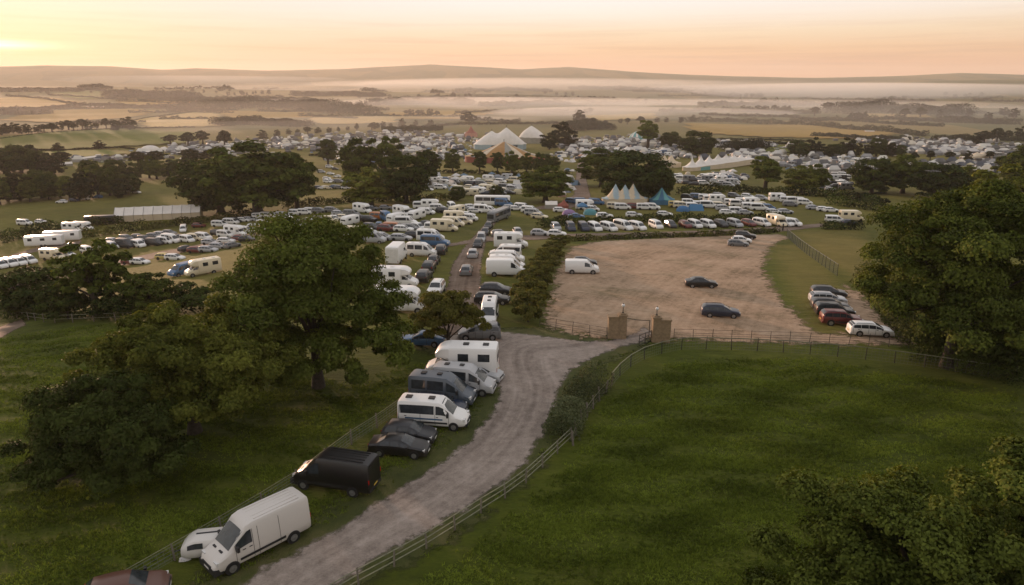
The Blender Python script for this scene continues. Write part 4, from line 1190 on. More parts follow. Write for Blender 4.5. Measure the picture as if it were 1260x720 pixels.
def trunk_mesh(rng, h, r, centres, n_limbs, split=.35, lean=(0, 0)):
    mb = MB()
    top = Vector((lean[0], lean[1], h * split))
    mb.tube([(0, 0, -.3), (lean[0] * .3, lean[1] * .3, h * split * .35), top, top + Vector((lean[0] * .3 + .1, lean[1] * .3, h * .22))], [r * 1.5, r * 1.02, r * .85, r * .4], 9)
    cs = [c for c, _ in centres]
    rng2 = np.random.default_rng(3)
    sel = rng2.permutation(len(cs))[:n_limbs]
    for i in sel:
        e = Vector(cs[i]); s0 = top * rng2.uniform(.72, 1.12)
        m = s0 + (e - s0) * .5 + Vector((0, 0, (e - s0).length * .12))
        m += Vector(rng2.normal(scale=.05, size=3)) * (e - s0).length
        mb.tube([s0, s0 + (m - s0) * .5, m, e], [r * .5, r * .38, r * .24, r * .08], 6)
    return mb


TREES = {}


def tree_proto(key, seed, lobes, n_lobes, n_leaves, leaf, mat, h, r, n_limbs=10, split=.35, low=-.5, lobe_r=(.2, .33), rough=.22):
    rng = np.random.default_rng(seed)
    V, Fq, t, cs = crown_cloud(rng, lobes, n_lobes, n_leaves, leaf, lobe_r, low, rough)
    crown = np_mesh('crown_' + key, V, Fq, LEAF[mat], t)
    tr = trunk_mesh(rng, h, r, cs, n_limbs, split).mesh('trunk_' + key, [MAT['bark']], 60)
    zt = np.percentile(V[:, 2], 99.6); hwid = (np.percentile(V[:, 0], 99.3) - np.percentile(V[:, 0], .7))
    TREES[key] = (crown, tr, zt, hwid)


def tree_make(name, key, p, height, width, rz, depth=None):
    crown, tr, zt, w = TREES[key]
    root = empty(name, p, rz)
    sx = width / w; root.scale = (sx, sx if depth is None else depth / w, height / zt)
    link(bpy.data.objects.new('trunk', tr), root)
    link(bpy.data.objects.new('crown', crown), root)
    root['category'] = 'tree'
    return root


def tree_px(name, key, px, py, top, wpx, label, group=None, rz=None, depth=None):
    p = at(px, py)
    h = top_z(p, top) - p.z
    wd = wpx * axis_depth(p) / F
    o = tree_make(name, key, p, h, wd, random.uniform(0, 6.28) if rz is None else rz, depth)
    o['label'] = label
    if group: o['group'] = group
    return o


# --- the big trees near the camera, each grown for itself: unit crowns about 10 m wide and 10 m high
def near_tree(name, key, seed, px, py, top, wpx, lobes, n_lobes, n_leaves, leaf_px, mat, label, rough=.22, lobe_r=(.18, .3), low=-.55, split=.3, limbs=14, r=.45):
    p = at(px, py); d = axis_depth(p)
    h = top_z(p, top) - p.z; wd = wpx * d / F
    L = [(a * wd, b * wd, c * h, e * wd, f * wd, g * h) for a, b, c, e, f, g in lobes]
    tree_proto(key, seed, L, n_lobes, n_leaves, leaf_px * d / F, mat, h, r, limbs, split, low, lobe_r, rough)
    crown, tr, zt, w_ = TREES[key]
    root = empty(name, p)
    link(bpy.data.objects.new('trunk', tr), root); link(bpy.data.objects.new('crown', crown), root)
    tag(root, label, 'tree')
    return root


near_tree('oak_tree', 'oak_a', 21, 392, 476, 272, 236, [(0, 0, .66, .36, .36, .33), (-.24, 0, .5, .24, .28, .24), (.26, -.04, .46, .24, .26, .22), (-.1, -.12, .30, .36, .3, .2), (.3, -.1, .27, .2, .22, .17), (.12, .05, .82, .22, .22, .16)], 170, 115000, 3.7, 'oak', 'largest oak, standing between the loaded camper row and the junction', low=-.6, split=.28)
near_tree('ash_tree', 'ash_a', 22, 240, 532, 374, 246, [(-.02, 0, .68, .30, .32, .27), (.26, 0, .55, .26, .28, .25), (-.26, -.05, .52, .22, .26, .24), (.08, -.2, .38, .30, .2, .22), (-.14, .02, .84, .16, .18, .14)], 150, 105000, 3.7, 'light', 'yellow-green spreading tree between the dark round thicket and the largest oak', low=-.6, split=.22)
near_tree('dark_tree', 'dark_a', 23, 142, 590, 458, 210, [(0, 0, .52, .38, .38, .42), (-.24, -.05, .36, .25, .27, .3), (.24, -.05, .38, .25, .27, .32), (.02, -.1, .24, .42, .3, .22), (.05, 0, .8, .22, .24, .17)], 150, 105000, 3.8, 'dark', 'dark round bushy tree with its leaves down to the grass, nearest the lower pasture corner', low=-.75, split=.15)
near_tree('oak_tree', 'oak_b', 24, 1164, 452, 226, 240, [(-.02, 0, .66, .36, .36, .3), (-.26, 0, .5, .24, .28, .26), (.24, 0, .56, .26, .28, .26), (.0, -.15, .36, .38, .28, .22), (.06, 0, .84, .24, .24, .15), (-.16, 0, .8, .16, .2, .14)], 190, 110000, 3.6, 'oak', 'huge spreading tree behind the slanting row of cars', low=-.62, split=.25)
near_tree('bush_tree', 'bush_a', 25, 1100, 900, 578, 370, [(-.10, 0, .62, .34, .36, .3), (.2, 0, .66, .28, .32, .3), (-.3, 0, .42, .22, .3, .3), (.0, -.1, .3, .44, .34, .26)], 190, 150000, 5.0, 'oak', 'dark leafy treetop rising into the bottom edge of the big green field', low=-.4, split=.2, rough=.3, lobe_r=(.13, .24))
near_tree('bush_tree', 'bush_b', 26, 1258, 800, 556, 190, [(-.05, 0, .62, .34, .36, .32), (-.28, 0, .7, .16, .2, .26), (.1, -.1, .34, .42, .34, .28)], 120, 85000, 4.8, 'oak', 'taller leafy tree with pale shoots at the edge of the photo beyond the dark treetop', low=-.4, split=.2, rough=.3, lobe_r=(.13, .24))
near_tree('hawthorn_tree', 'thorn_a', 27, 552, 432, 354, 96, [(-.05, 0, .58, .36, .36, .36), (.24, -.05, .52, .24, .26, .3), (-.24, -.05, .42, .24, .26, .28), (.05, -.1, .84, .2, .2, .14)], 70, 30000, 2.8, 'bright', 'small bushy tree at the junction hiding the blue saloon', low=-.6, split=.25, limbs=8, r=.2)

# --- mid distance prototypes
rr_ = [(0, 0, 5.9, 4.0, 4.0, 3.7), (-2.4, .2, 4.0, 2.7, 2.8, 2.9), (2.4, -.2, 4.2, 2.7, 2.8, 2.9), (0, 0, 2.7, 3.8, 3.6, 1.9)]
tree_proto('mid_round', 31, rr_, 90, 17000, .5, 'oak', 10, .42, 10, .3, -.6)
tree_proto('mid_dome', 32, [(0, 0, 5.4, 4.6, 4.6, 4.2), (-2.6, 0, 3.8, 2.7, 2.7, 3.0), (2.7, .4, 4.0, 2.6, 2.6, 2.9), (0, 0, 2.2, 4.4, 4.2, 1.9)], 90, 17000, .5, 'dark', 10, .45, 8, .22, -.75)
tree_proto('mid_light', 33, rr_, 80, 16000, .5, 'light', 10, .4, 10, .3, -.6)
tree_proto('mid_gap', 34, [(-1.6, 0, 6.6, 2.6, 2.8, 2.6), (1.8, .3, 7.2, 2.5, 2.6, 2.4), (-2.8, .3, 4.4, 2.2, 2.2, 1.8), (2.9, -.3, 4.6, 2.3, 2.2, 1.9), (.2, -.4, 4.4, 2.3, 2.2, 1.7)], 60, 11000, .52, 'oak', 10, .45, 14, .34, -.5, (.24, .36))
tree_proto('mid_tall', 35, [(0, 0, 6.8, 2.8, 2.8, 3.2), (.4, 0, 4.0, 2.9, 2.8, 2.4), (-.5, .2, 8.6, 1.8, 1.8, 1.5)], 60, 12000, .5, 'dark', 10, .35, 8, .25, -.6)
tree_proto('small_bush', 36, [(0, 0, 1.5, 1.7, 1.7, 1.5), (.9, 0, 1.1, 1.1, 1.1, 1.1), (-.8, .2, 1.2, 1.2, 1.1, 1.2)], 34, 6500, .24, 'bright', 3, .08, 5, .15, -.8)
tree_proto('dark_bush', 37, [(0, 0, 1.5, 1.7, 1.7, 1.5), (.9, 0, 1.1, 1.1, 1.1, 1.1), (-.8, .2, 1.2, 1.2, 1.1, 1.2)], 34, 6500, .24, 'dark', 3, .08, 5, .15, -.8)
# --- far prototypes
tree_proto('far_round', 41, [(0, 0, 5.3, 4.4, 4.4, 4.4), (-2.2, 0, 3.4, 2.6, 2.6, 2.8), (2.2, 0, 3.4, 2.6, 2.6, 2.8), (0, 0, 1.8, 3.8, 3.8, 1.7)], 46, 3200, .95, 'far', 10, .4, 4, .2, -.9)
tree_proto('far_wide', 42, [(-2, 0, 4.8, 3.2, 3.2, 3.8), (2.2, 0, 5.4, 3.2, 3.2, 3.9), (0, 0, 2.4, 4.6, 3.6, 2.2)], 46, 3200, .95, 'far', 10, .4, 4, .2, -.9)
tree_proto('far_trunk', 43, [(0, 0, 6.0, 4.0, 4.0, 3.7), (-1.8, 0, 4.2, 2.5, 2.5, 2.4), (1.9, 0, 4.2, 2.5, 2.5, 2.4)], 46, 3000, .9, 'far', 10, .5, 6, .36, -.5)

# edge of the oak field
tree_px('hedgerow_tree', 'mid_gap', 120, 388, 300, 92, 'loose-crowned young tree with a bare stem among the dark bushes')
tree_px('hedgerow_tree', 'mid_dome', 44, 388, 333, 86, 'low dark tree at the hedge line before the silver estate car')
tree_px('hedgerow_tree', 'mid_round', 186, 388, 337, 62, 'rounded dark tree on the hedge line below the blue camper and cream motorhome')
tree_px('shrub', 'dark_bush', 150, 390, 355, 60, 'dark shrub filling the hedge line beside the bare-stemmed young tree')
tree_px('shrub', 'dark_bush', 84, 392, 352, 54, 'dark shrub between the low dark tree and the bare-stemmed young tree')
tree_px('shrub', 'dark_bush', 236, 382, 352, 62, 'dark shrub where the hedge line meets the yellow-green tree')
tree_px('shrub', 'mid_dome', 1196, 452, 376, 90, 'rounded bush at the foot of the huge spreading tree')
tree_px('shrub', 'mid_round', 1246, 462, 392, 76, 'leafy bush beside the rounded bush, at the edge of the photo')
tree_px('shrub', 'mid_dome', 1142, 440, 386, 44, 'small dark bush between the white estate car and the huge spreading tree')
tree_px('big_tree', 'mid_dome', 1180, 330, 240, 120, 'broad dark tree close behind the huge spreading tree', depth=18)
tree_px('big_tree', 'mid_light', 1225, 300, 206, 96, 'pale green tree rising behind the huge spreading tree')
# second tier
tree_px('oak_tree', 'mid_round', 318, 266, 178, 122, 'massive dark oak standing behind the long marquee hedge')
tree_px('oak_tree', 'mid_dome', 272, 262, 196, 92, 'dark oak merged with the massive oak on its marquee side')
tree_px('oak_tree', 'mid_round', 366, 258, 190, 56, 'dark oak with a thin airy top merged with the massive oak')
tree_px('oak_tree', 'mid_light', 457, 253, 207, 66, 'yellow-green tree in front of the dark pair above the caravan rows')
tree_px('oak_tree', 'mid_dome', 500, 250, 192, 64, 'dark tree next to the yellow-green tree above the caravan rows')
tree_px('oak_tree', 'mid_tall', 526, 230, 186, 34, 'slim dark tree at the end of the dark clump above the caravans')
tree_px('oak_tree', 'mid_round', 440, 232, 172, 44, 'rounded tree at the back of the dark clump above the caravans')
tree_px('oak_tree', 'mid_gap', 472, 228, 170, 52, 'airy tree at the back of the dark clump above the caravans')
tree_px('oak_tree', 'mid_tall', 404, 206, 172, 24, 'narrow dark tree alone on the pale meadow beyond the massive oak')
tree_px('oak_tree', 'mid_round', 671, 249, 206, 66, 'round dark oak beside the red tent, with light showing through')
tree_px('oak_tree', 'mid_dome', 776, 246, 188, 92, 'broad dark tree right behind the striped tent')
tree_px('oak_tree', 'mid_round', 740, 230, 184, 58, 'hazy tree behind the broad dark tree by the pink path')
tree_px('oak_tree', 'mid_dome', 806, 246, 206, 44, 'low round tree between the broad dark tree and the blue tent')
tree_px('round_tree', 'mid_dome', 563, 247, 230, 20, 'small ball-shaped tree above the camper rows, beside the dark clump')
tree_px('round_tree', 'mid_dome', 610, 246, 229, 17, 'small ball-shaped tree near the top of the earth lane')
tree_px('oak_tree', 'mid_gap', 941, 236, 194, 56, 'airy oak in front of the long white peaked marquee')
tree_px('oak_tree', 'mid_light', 985, 238, 205, 48, 'pale round tree next to the airy oak')
tree_px('oak_tree', 'mid_round', 1003, 236, 203, 32, 'dark tree at the end of the group by the airy oak')
tree_px('oak_tree', 'mid_dome', 1072, 238, 196, 50, 'dark tree with a notched crown above the hedge corner')
tree_px('oak_tree', 'mid_round', 1110, 238, 192, 52, 'taller dark tree next to the notched crown')
tree_px('oak_tree', 'mid_dome', 1150, 244, 202, 60, 'smooth dark tree beyond the pale green tree')
tree_px('oak_tree', 'mid_light', 1190, 240, 206, 70, 'broad olive tree beyond the pale green tree')
tree_px('oak_tree', 'mid_round', 1258, 236, 180, 66, 'tall dark tree at the edge of the photo beyond the blue tents')
# festival trees
for px, py, top, w, key, lb in [
    (557, 213, 185, 22, 'mid_round', 'lone round tree on the green by the festival edge'), (590, 214, 187, 18, 'mid_tall', 'tree at the near end of the line before the orange big top'), (612, 215, 188, 16, 'mid_tall', 'slim tree in front of the orange big top, beside its peak'), (630, 216, 187, 22, 'mid_round', 'round tree right in front of the orange big top'), (648, 214, 189, 18, 'mid_round', 'tree in the line just past the orange big top'), (666, 216, 189, 24, 'mid_dome', 'last broad tree of the line by the orange big top'), (682, 212, 194, 16, 'mid_dome', 'smallest tree of the line by the orange big top'),
    (694, 180, 151, 32, 'far_round', 'dark tree close beside the white big top'), (676, 184, 164, 22, 'far_round', 'low bushy tree between the white big top and the dark tree'), (797, 182, 149, 42, 'mid_gap', 'tall airy tree among the stalls'), (825, 182, 163, 26, 'mid_dome', 'round tree beside the tall airy tree among the stalls'), (856, 193, 162, 42, 'mid_dome', 'big dark tree behind the twin-peaked cream tent'), (577, 150, 138, 20, 'far_round', 'hazy round tree standing above the tented crowd'), (712, 150, 136, 16, 'far_round', 'faint round tree in the mist beyond the white big top'),
    (170, 190, 187, 14, 'far_round', 'tiny tree at the farm'), (210, 178, 166, 18, 'far_trunk', 'hazy tree behind the white domes'), (232, 180, 163, 20, 'far_trunk', 'taller hazy tree next in line behind the white domes'), (250, 178, 161, 16, 'far_trunk', 'pale hazy tree next in line behind the white domes'), (277, 182, 161, 18, 'far_trunk', 'hazy tree last in line behind the white domes'), (324, 172, 160, 14, 'far_round', 'small pale tree near the white strip of tents'),
    (171, 203, 187, 24, 'far_trunk', 'see-through tree before the white domes'), (194, 203, 186, 24, 'far_trunk', 'second see-through tree before the white domes'), (236, 203, 184, 28, 'far_trunk', 'broad see-through tree beyond the massive oak'), (262, 203, 184, 26, 'far_trunk', 'see-through tree touching the massive oak'), (76, 203, 187, 24, 'far_trunk', 'open-crowned tree by the farm sheds'), (122, 184, 173, 15, 'far_round', 'round field tree on the near pale pasture'), (71, 187, 176, 15, 'far_round', 'small round tree on the hedge by the near pale pasture'),
    (143, 161, 148, 18, 'far_wide', 'wide tree of a hazy pair on the hillside fields'), (160, 160, 144, 17, 'far_round', 'taller tree of a hazy pair on the hillside fields')]:
    tree_px('field_tree', key, px, py, top, w, lb)


def trees_line(label, group, x0, y0, x1, y1, n, hpx, keys=('far_round', 'far_wide', 'far_trunk'), jy=1.5, wfac=1.0):
    for i in range(n):
        t = (i + random.uniform(-.25, .25)) / max(1, n - 1)
        px = x0 + (x1 - x0) * t; py = y0 + (y1 - y0) * t + random.uniform(-jy, jy)
        h = hpx * random.uniform(.7, 1.15)
        tree_px('field_tree', random.choice(keys), px, py, py - h, h * wfac * random.uniform(.8, 1.25), label, group)


trees_line('dark hedgerow tree in the wood beside the farm sheds', 'trees of the farm wood', 0, 212, 66, 214, 8, 30, ('mid_dome', 'far_round', 'far_wide'), 2)
trees_line('dark tree of the wood edge above the pale meadow', 'trees of the meadow wood', 0, 250, 160, 240, 14, 32, ('mid_dome', 'mid_round', 'far_wide'), 3)
trees_line('dark tree of the belt between the meadow and the domes', 'trees of the meadow belt', 112, 224, 238, 218, 10, 24, ('mid_dome', 'far_round', 'mid_round'), 2)
trees_line('hazy tree of the belt before the far campsite', 'trees of the campsite belt', 978, 192, 1110, 193, 13, 20, ('far_round', 'far_wide', 'mid_dome'), 1.2)
trees_line('hazy tree among the hillside copses', 'hillside copse trees', 0, 166, 55, 163, 7, 13, jy=2)
trees_line('hazy tree among the long hillside copse', 'long copse trees', 64, 163, 130, 158, 8, 12, jy=2)
trees_line('pale tree along the misty field edge', 'misty field edge trees', 340, 168, 480, 158, 12, 8, jy=1.2)
trees_line('pale tree near the misty pasture', 'misty pasture trees', 440, 160, 530, 154, 6, 9, jy=1)
trees_line('dark field tree between the far tents', 'trees between the far tents', 905, 186, 935, 183, 4, 11, jy=1)
trees_line('hazy tree between the outer campsites', 'outer campsite trees', 1120, 198, 1215, 196, 5, 12, jy=1)
trees_line('faint tree along the far misty ridge', 'misty ridge trees', 1000, 140, 1250, 146, 14, 11, jy=3)
trees_line('tree lost in the mist past the golden field', 'trees in the mist', 730, 153, 850, 150, 9, 8, jy=1.5)
trees_line('tiny hill tree on the skyline fields', 'skyline field trees', 0, 112, 330, 116, 22, 4.5, jy=3)
trees_line('tiny tree on the misty lower hills', 'lower hill trees', 400, 118, 860, 128, 24, 4.2, jy=3)
trees_line('slim tree beside the far white barns', 'far barn trees', 1200, 178, 1256, 172, 5, 16, jy=2)


def hedge(name, pts, width, height, label, mat='hedge', leaf_px=2.6, dens=1.0, kind=None, cat='hedge', lumps=.35, cap=26000):
    P = np.array([tuple(at(*p)) for p in pts])
    seg = np.diff(P[:, :2], axis=0); L = np.hypot(seg[:, 0], seg[:, 1]); tot = L.sum(); cum = np.concatenate([[0], np.cumsum(L)])
    d = np.mean([axis_depth(p) for p in P]); leaf = max(.16, leaf_px * d / F)
    rng = np.random.default_rng(int(abs(P[0, 0] * 13 + P[0, 1] * 7)) + 5)
    n = int(min(cap, dens * tot * (width + 2 * height) / leaf ** 2 * 2.0)) + 60
    u = rng.uniform(0, tot, n)
    i = np.clip(np.searchsorted(cum, u) - 1, 0, len(seg) - 1); t = (u - cum[i]) / L[i]
    c = P[i, :2] + seg[i] * t[:, None]; nrm = np.stack([-seg[i, 1], seg[i, 0]], 1) / L[i][:, None]
    lump = 1 + lumps * (np.sin(u / height * 1.1 + 1) * .5 + np.sin(u / height * 2.7 + 2) * .35 + np.sin(u / height * .37) * .5)
    a = rng.uniform(0, math.pi, n); s = np.where(rng.random(n) < .75, rng.uniform(.82, 1.08, n), rng.uniform(.3, .85, n))
    off = np.cos(a) * width / 2 * s * (.75 + .25 * lump); zz = np.abs(np.sin(a)) ** .6 * height * s * lump
    zz = np.where(rng.random(n) < .25, rng.uniform(0, .8, n) * height, zz)
    xy = c + nrm * off[:, None]
    z = T(xy[:, 0], xy[:, 1]) + zz
    C = np.stack([xy[:, 0], xy[:, 1], z], 1)
    Nn = np.stack([nrm[:, 0] * np.cos(a), nrm[:, 1] * np.cos(a), np.sin(a) + .3], 1) + rng.normal(scale=.5, size=(n, 3))
    V, Fq = leaf_quads(rng, C, Nn, leaf * rng.uniform(.6, 1.4, n), .7)
    tint = np.clip(.35 + .25 * np.sin(u * .9 / height) + rng.uniform(-.3, .3, n), 0, 1)
    o = link(bpy.data.objects.new(name, np_mesh(name, V, Fq, LEAF[mat], tint)))
    if kind: tag(o, label, cat, kind=kind)
    else: tag(o, label, cat)
    return o


# hedges round the near fields
hedge('hedge', [(664, 281), (700, 276), (800, 274), (900, 272), (965, 271)], 3, 2.0, 'clipped dark hedge between the row facing the yard and the upper campers', 'dark')
hedge('hedge', [(1012, 282), (1060, 282)], 3, 1.8, 'short dark hedge in front of the lone motorhome by the huge tree', 'dark')
hedge('hedge', [(688, 297), (760, 294), (860, 291), (956, 285)], 2.2, 1.0, 'low rough hedge along the top of the gravel yard', 'hedge')
hedge('hedge', [(100, 293), (160, 285), (240, 275), (320, 264)], 4, 2.6, 'ragged hedge below the long frame marquee', 'hedge')
hedge('hedge', [(0, 300), (30, 292), (70, 284), (130, 277), (150, 274)], 4, 3.0, 'thick hedge behind the long white trailers', 'dark')
hedge('hedge', [(350, 256), (420, 250), (500, 248), (560, 246)], 4, 2.4, 'hedge along the top of the caravan rows below the dark clump', 'hedge')
hedge('hedge', [(835, 240), (900, 236), (980, 240), (1060, 246), (1090, 254)], 4, 2.8, 'dark hedge above the upper camper rows', 'dark')
hedge('hedge', [(1020, 251), (1060, 257), (1100, 263)], 4, 2.6, 'sloping hedge below the notched tree by the green meadow', 'dark')
hedge('hedge', [(0, 391), (60, 390), (130, 391), (200, 388), (250, 380)], 3, 2.2, 'tangled undergrowth along the foot of the hedge line by the lower pasture', 'dark')
hedge('hedge', [(1064, 345), (1085, 370), (1108, 405), (1128, 430)], 3.4, 2.4, 'overgrown hedge behind the slanting row of cars', 'hedge')
hedge('hedge', [(1125, 440), (1170, 452), (1215, 462), (1262, 474)], 3, 2.2, 'tangled undergrowth along the field edge under the huge tree', 'dark')
hedge('hedge', [(510, 214), (570, 213), (640, 216), (700, 214)], 3, 1.6, 'thin hedge under the line of trees by the orange big top', 'dark')
hedge('shrub', [(691, 543), (700, 515), (716, 492), (738, 473)], 2.7, 1.6, 'grey-green willow scrub growing along the roadside rail fence', 'grey', 2.4, 1.2, cat='shrub', lumps=.45)
# the line of bushes between the camper strip and the yard
for i, (px, py, tp, w) in enumerate([(650, 396, 358, 44), (652, 374, 343, 42), (657, 358, 331, 40), (664, 345, 322, 38), (669, 333, 313, 34), (676, 322, 304, 32), (681, 312, 297, 28), (687, 303, 289, 26)]):
    tree_px('bush', 'small_bush', px, py, tp, w, f'bright-topped bush, {ORD[i]} from the junction in the line along the gravel yard', 'bushes beside the gravel yard')
# far hedgerows
FARH = [
    ('dark hedge under the near pale pasture', [(0, 184), (70, 186), (150, 182), (165, 184)], 2.2), ('thin hedge across the pale pasture', [(0, 172), (60, 164), (110, 161)], 1.5), ('hedge at the top of the pale pasture', [(100, 161), (170, 158), (240, 157)], 1.6),
    ('hedge beside the bright stubble field', [(165, 149), (200, 143), (240, 138)], 1.3), ('hedge above the ripe crop', [(0, 136), (60, 134), (100, 130), (150, 131), (240, 136)], 3.0), ('hedge slanting down the hill pasture', [(8, 118), (60, 123), (100, 130)], 2.0),
    ('dark hedge by the hill pasture top', [(0, 110), (60, 110), (130, 112)], 2.0), ('hedge below the skyline clump', [(60, 117), (120, 121), (180, 124)], 1.6), ('hedge under the golden field', [(850, 172), (930, 172), (1000, 175)], 2.2),
    ('dark hedge along the top of the golden field', [(838, 150), (900, 150), (1000, 155), (1090, 163), (1140, 168)], 5.0), ('faint hedge across the misty field', [(860, 142), (960, 144), (1060, 150), (1160, 156)], 3.0), ('faint hedge near the ridge', [(1040, 148), (1120, 147), (1230, 152)], 3.0),
    ('hedge along the tent strip', [(480, 160), (560, 154), (650, 153), (720, 152)], 3.0), ('misty hedge beyond the white big top', [(560, 140), (640, 137), (700, 137)], 2.5), ('short hedge by the fallow field', [(200, 131), (240, 128), (280, 127)], 2.0),
    ('dark hedge by the outer tents', [(860, 178), (900, 177), (980, 178)], 3.5), ('hedge beyond the oak meadow', [(380, 192), (440, 190), (480, 192)], 2.0), ('hedge round the small green paddock', [(1010, 242), (1040, 240), (1090, 238)], 2.0)]
for lb, pts, hp in FARH:
    d = axis_depth(at(*pts[1])); hedge('hedgerow', pts, hp * d / F * 1.6, hp * d / F, lb, 'far', 1.4, 1.6, cat='hedgerow', cap=8000)
hr_ = random.Random(41)
for i in range(46):
    x0 = hr_.uniform(-20, 1200); y0 = hr_.uniform(109, 131) if hr_.random() < .6 else hr_.uniform(131, 152)
    if y0 > 131 and 600 < x0 < 860: y0 -= 12
    ln = hr_.uniform(50, 170); sl = hr_.uniform(-.05, .05); hp = hr_.uniform(1.2, 2.2) + (y0 - 108) * .035
    pts = [(x0, y0), (x0 + ln * .5, y0 + ln * .5 * sl + hr_.uniform(-1, 1)), (x0 + ln, y0 + ln * sl)]
    d = axis_depth(at(*pts[1])); o = hedge('hedgerow', pts, hp * d / F * 1.5, hp * d / F, 'faint hedgerow dividing the fields of the far valley', 'far', 1.4, 1.3, cat='hedgerow', cap=2600, lumps=.6)
    o['group'] = 'hedgerows dividing the far valley'
for i in range(16):
    x0 = hr_.uniform(0, 1220); y0 = hr_.uniform(114, 148)
    trees_line('faint tree in a clump on the far valley fields', 'clumps on the far valley fields', x0, y0, x0 + hr_.uniform(14, 40), y0 + hr_.uniform(-1, 1), hr_.randint(3, 6), 4 + (y0 - 110) * .12, jy=1)
# distant woods, each read as one mass
for lb, pts, hp in [('wood', [(264, 155), (300, 153), (340, 154), (378, 156)], 9), ('wood', [(255, 137), (300, 132), (360, 133), (430, 140), (456, 142)], 11), ('wood', [(136, 121), (180, 119), (240, 122)], 8), ('wood', [(102, 110), (118, 109), (134, 110)], 5),
                    ('wood', [(700, 161), (728, 158), (748, 160)], 10), ('wood', [(455, 130), (520, 128), (580, 130)], 7), ('wood', [(590, 131), (640, 129), (700, 129)], 5), ('wood', [(860, 131), (920, 130), (1000, 130)], 5), ('wood', [(1030, 140), (1090, 138), (1150, 142), (1190, 142)], 12), ('wood', [(360, 118), (420, 117), (470, 120)], 5), ('wood', [(290, 126), (340, 124), (400, 127)], 5), ('wood', [(480, 124), (560, 122), (620, 124)], 4), ('wood', [(0, 113), (60, 112), (100, 113)], 4), ('wood', [(180, 122), (230, 125), (270, 126)], 4), ('wood', [(700, 110), (760, 109), (840, 111)], 3), ('wood', [(560, 112), (620, 111), (680, 113)], 3), ('wood', [(900, 138), (960, 139), (1010, 140)], 4), ('wood', [(1160, 150), (1200, 152), (1250, 153)], 7), ('wood', [(1000, 168), (1060, 171), (1120, 173)], 5), ('wood', [(1150, 173), (1200, 172), (1262, 174)], 6), ('wood', [(470, 162), (510, 161), (545, 160)], 6), ('wood', [(0, 140), (30, 142), (60, 140)], 5), ('wood', [(900, 186), (920, 184), (938, 186)], 11)]:
    d = axis_depth(at(*pts[1])); hedge('woods', pts, hp * d / F * 3.0, hp * d / F * .92, None, 'far', 1.5, 1.6, kind='stuff', cat=None, lumps=.3, cap=16000)

# ------------------------------------------------------------------ fences, gates, piers
def resample(pts, step):
    P = [np.array(p[:2], float) for p in pts]
    L = [0]
    for a, b in zip(P[:-1], P[1:]): L.append(L[-1] + float(np.hypot(*(b - a))))
    n = max(2, int(round(L[-1] / step)) + 1)
    out = []
    for u in np.linspace(0, L[-1], n):
        i = min(max(int(np.searchsorted(L, u)) - 1, 0), len(P) - 2)
        t = (u - L[i]) / max(1e-6, L[i + 1] - L[i])
        q = P[i] + (P[i + 1] - P[i]) * t
        out.append(Vector((q[0], q[1], float(T(q[0], q[1])))))
    return out


def fence(name, label, pts, step, ph, pr, rails, mat_post, mat_rail, wires=(), rail_r=.03, square=False, wob=.03, mesh_net=None, cat='fence'):
    q = resample(pts, step)
    root = empty(name, q[0]); tag(root, label, cat)
    rng = random.Random(len(q) * 7 + int(ph * 10))
    pm = MB()
    if square: pm.box(-pr, pr, -pr, pr, -.2, ph)
    else: pm.tube([(0, 0, -.2), (0, 0, ph * .97), (0, 0, ph)], [pr, pr * .95, pr * .6], 7)
    me = pm.mesh('post_' + name, [mat_post], 40)
    o0 = q[0]
    for p in q[:100]:
        o = link(bpy.data.objects.new('post', me), root)
        o.location = p - o0; o.rotation_euler = (rng.uniform(-wob, wob) * 2, rng.uniform(-wob, wob) * 2, rng.uniform(0, 3) if not square else math.atan2((q[-1] - q[0]).y, (q[-1] - q[0]).x))
        o.scale = (1, 1, rng.uniform(.93, 1.06))
    for hgt in rails:
        m = MB(); m.tube([p - o0 + Vector((0, 0, hgt + rng.uniform(-.02, .02))) for p in q], rail_r, 5)
        m.build('rail', [mat_rail], root, 60)
    if wires:
        for hgt in wires:
            m = MB(); m.tube([p - o0 + Vector((0, 0, hgt)) for p in q], .009, 4); m.build('wire', [MAT['wire']], root, 60)
    if mesh_net:
        m = MB()
        h0, h1, nh, nv = mesh_net
        for i in range(len(q) - 1):
            a, b = q[i] - o0, q[i + 1] - o0
            for k in range(nv):
                c = a + (b - a) * (k + .5) / nv
                m.tube([c + Vector((0, 0, h0)), c + Vector((0, 0, h1))], .008, 3, cap=False)
        for k in range(nh):
            hgt = h0 + (h1 - h0) * k / (nh - 1)
            m.tube([p - o0 + Vector((0, 0, hgt)) for p in q], .008, 3, cap=False)
        m.build('netting', [MAT['wire']], root)
    return root


G = lambda *pts: curve([tuple(at(*p)[:2]) for p in pts], 5)
fence('rail_fence', 'pale rail fence curving along the road and round the top of the green field', G((395, 748), (450, 716), (520, 678), (585, 636), (640, 600), (684, 560), (703, 542)), 2.4, 1.15, .06, (.35, .72, 1.08), MAT['post'], MAT['rail'], rail_r=.035)
fence('post_fence', 'weathered stakes and wire behind the willow scrub beside the road', G((705, 548), (712, 530), (726, 508), (742, 488), (752, 476)), 1.7, 1.3, .08, (1.0,), MAT['post'], MAT['rail'], (.3, .6), rail_r=.02, wob=.08)
fence('netting_fence', 'rail and netting fence sweeping from the scrub past the stone gateway to the far corner', G((752, 476), (764, 462), (785, 446), (812, 436), (850, 430), (950, 433), (1050, 441), (1130, 451), (1215, 464)), 2.6, 1.35, .045, (1.3,), MAT['iron'], MAT['rail'], (), rail_r=.045, mesh_net=(.08, 1.25, 5, 8))
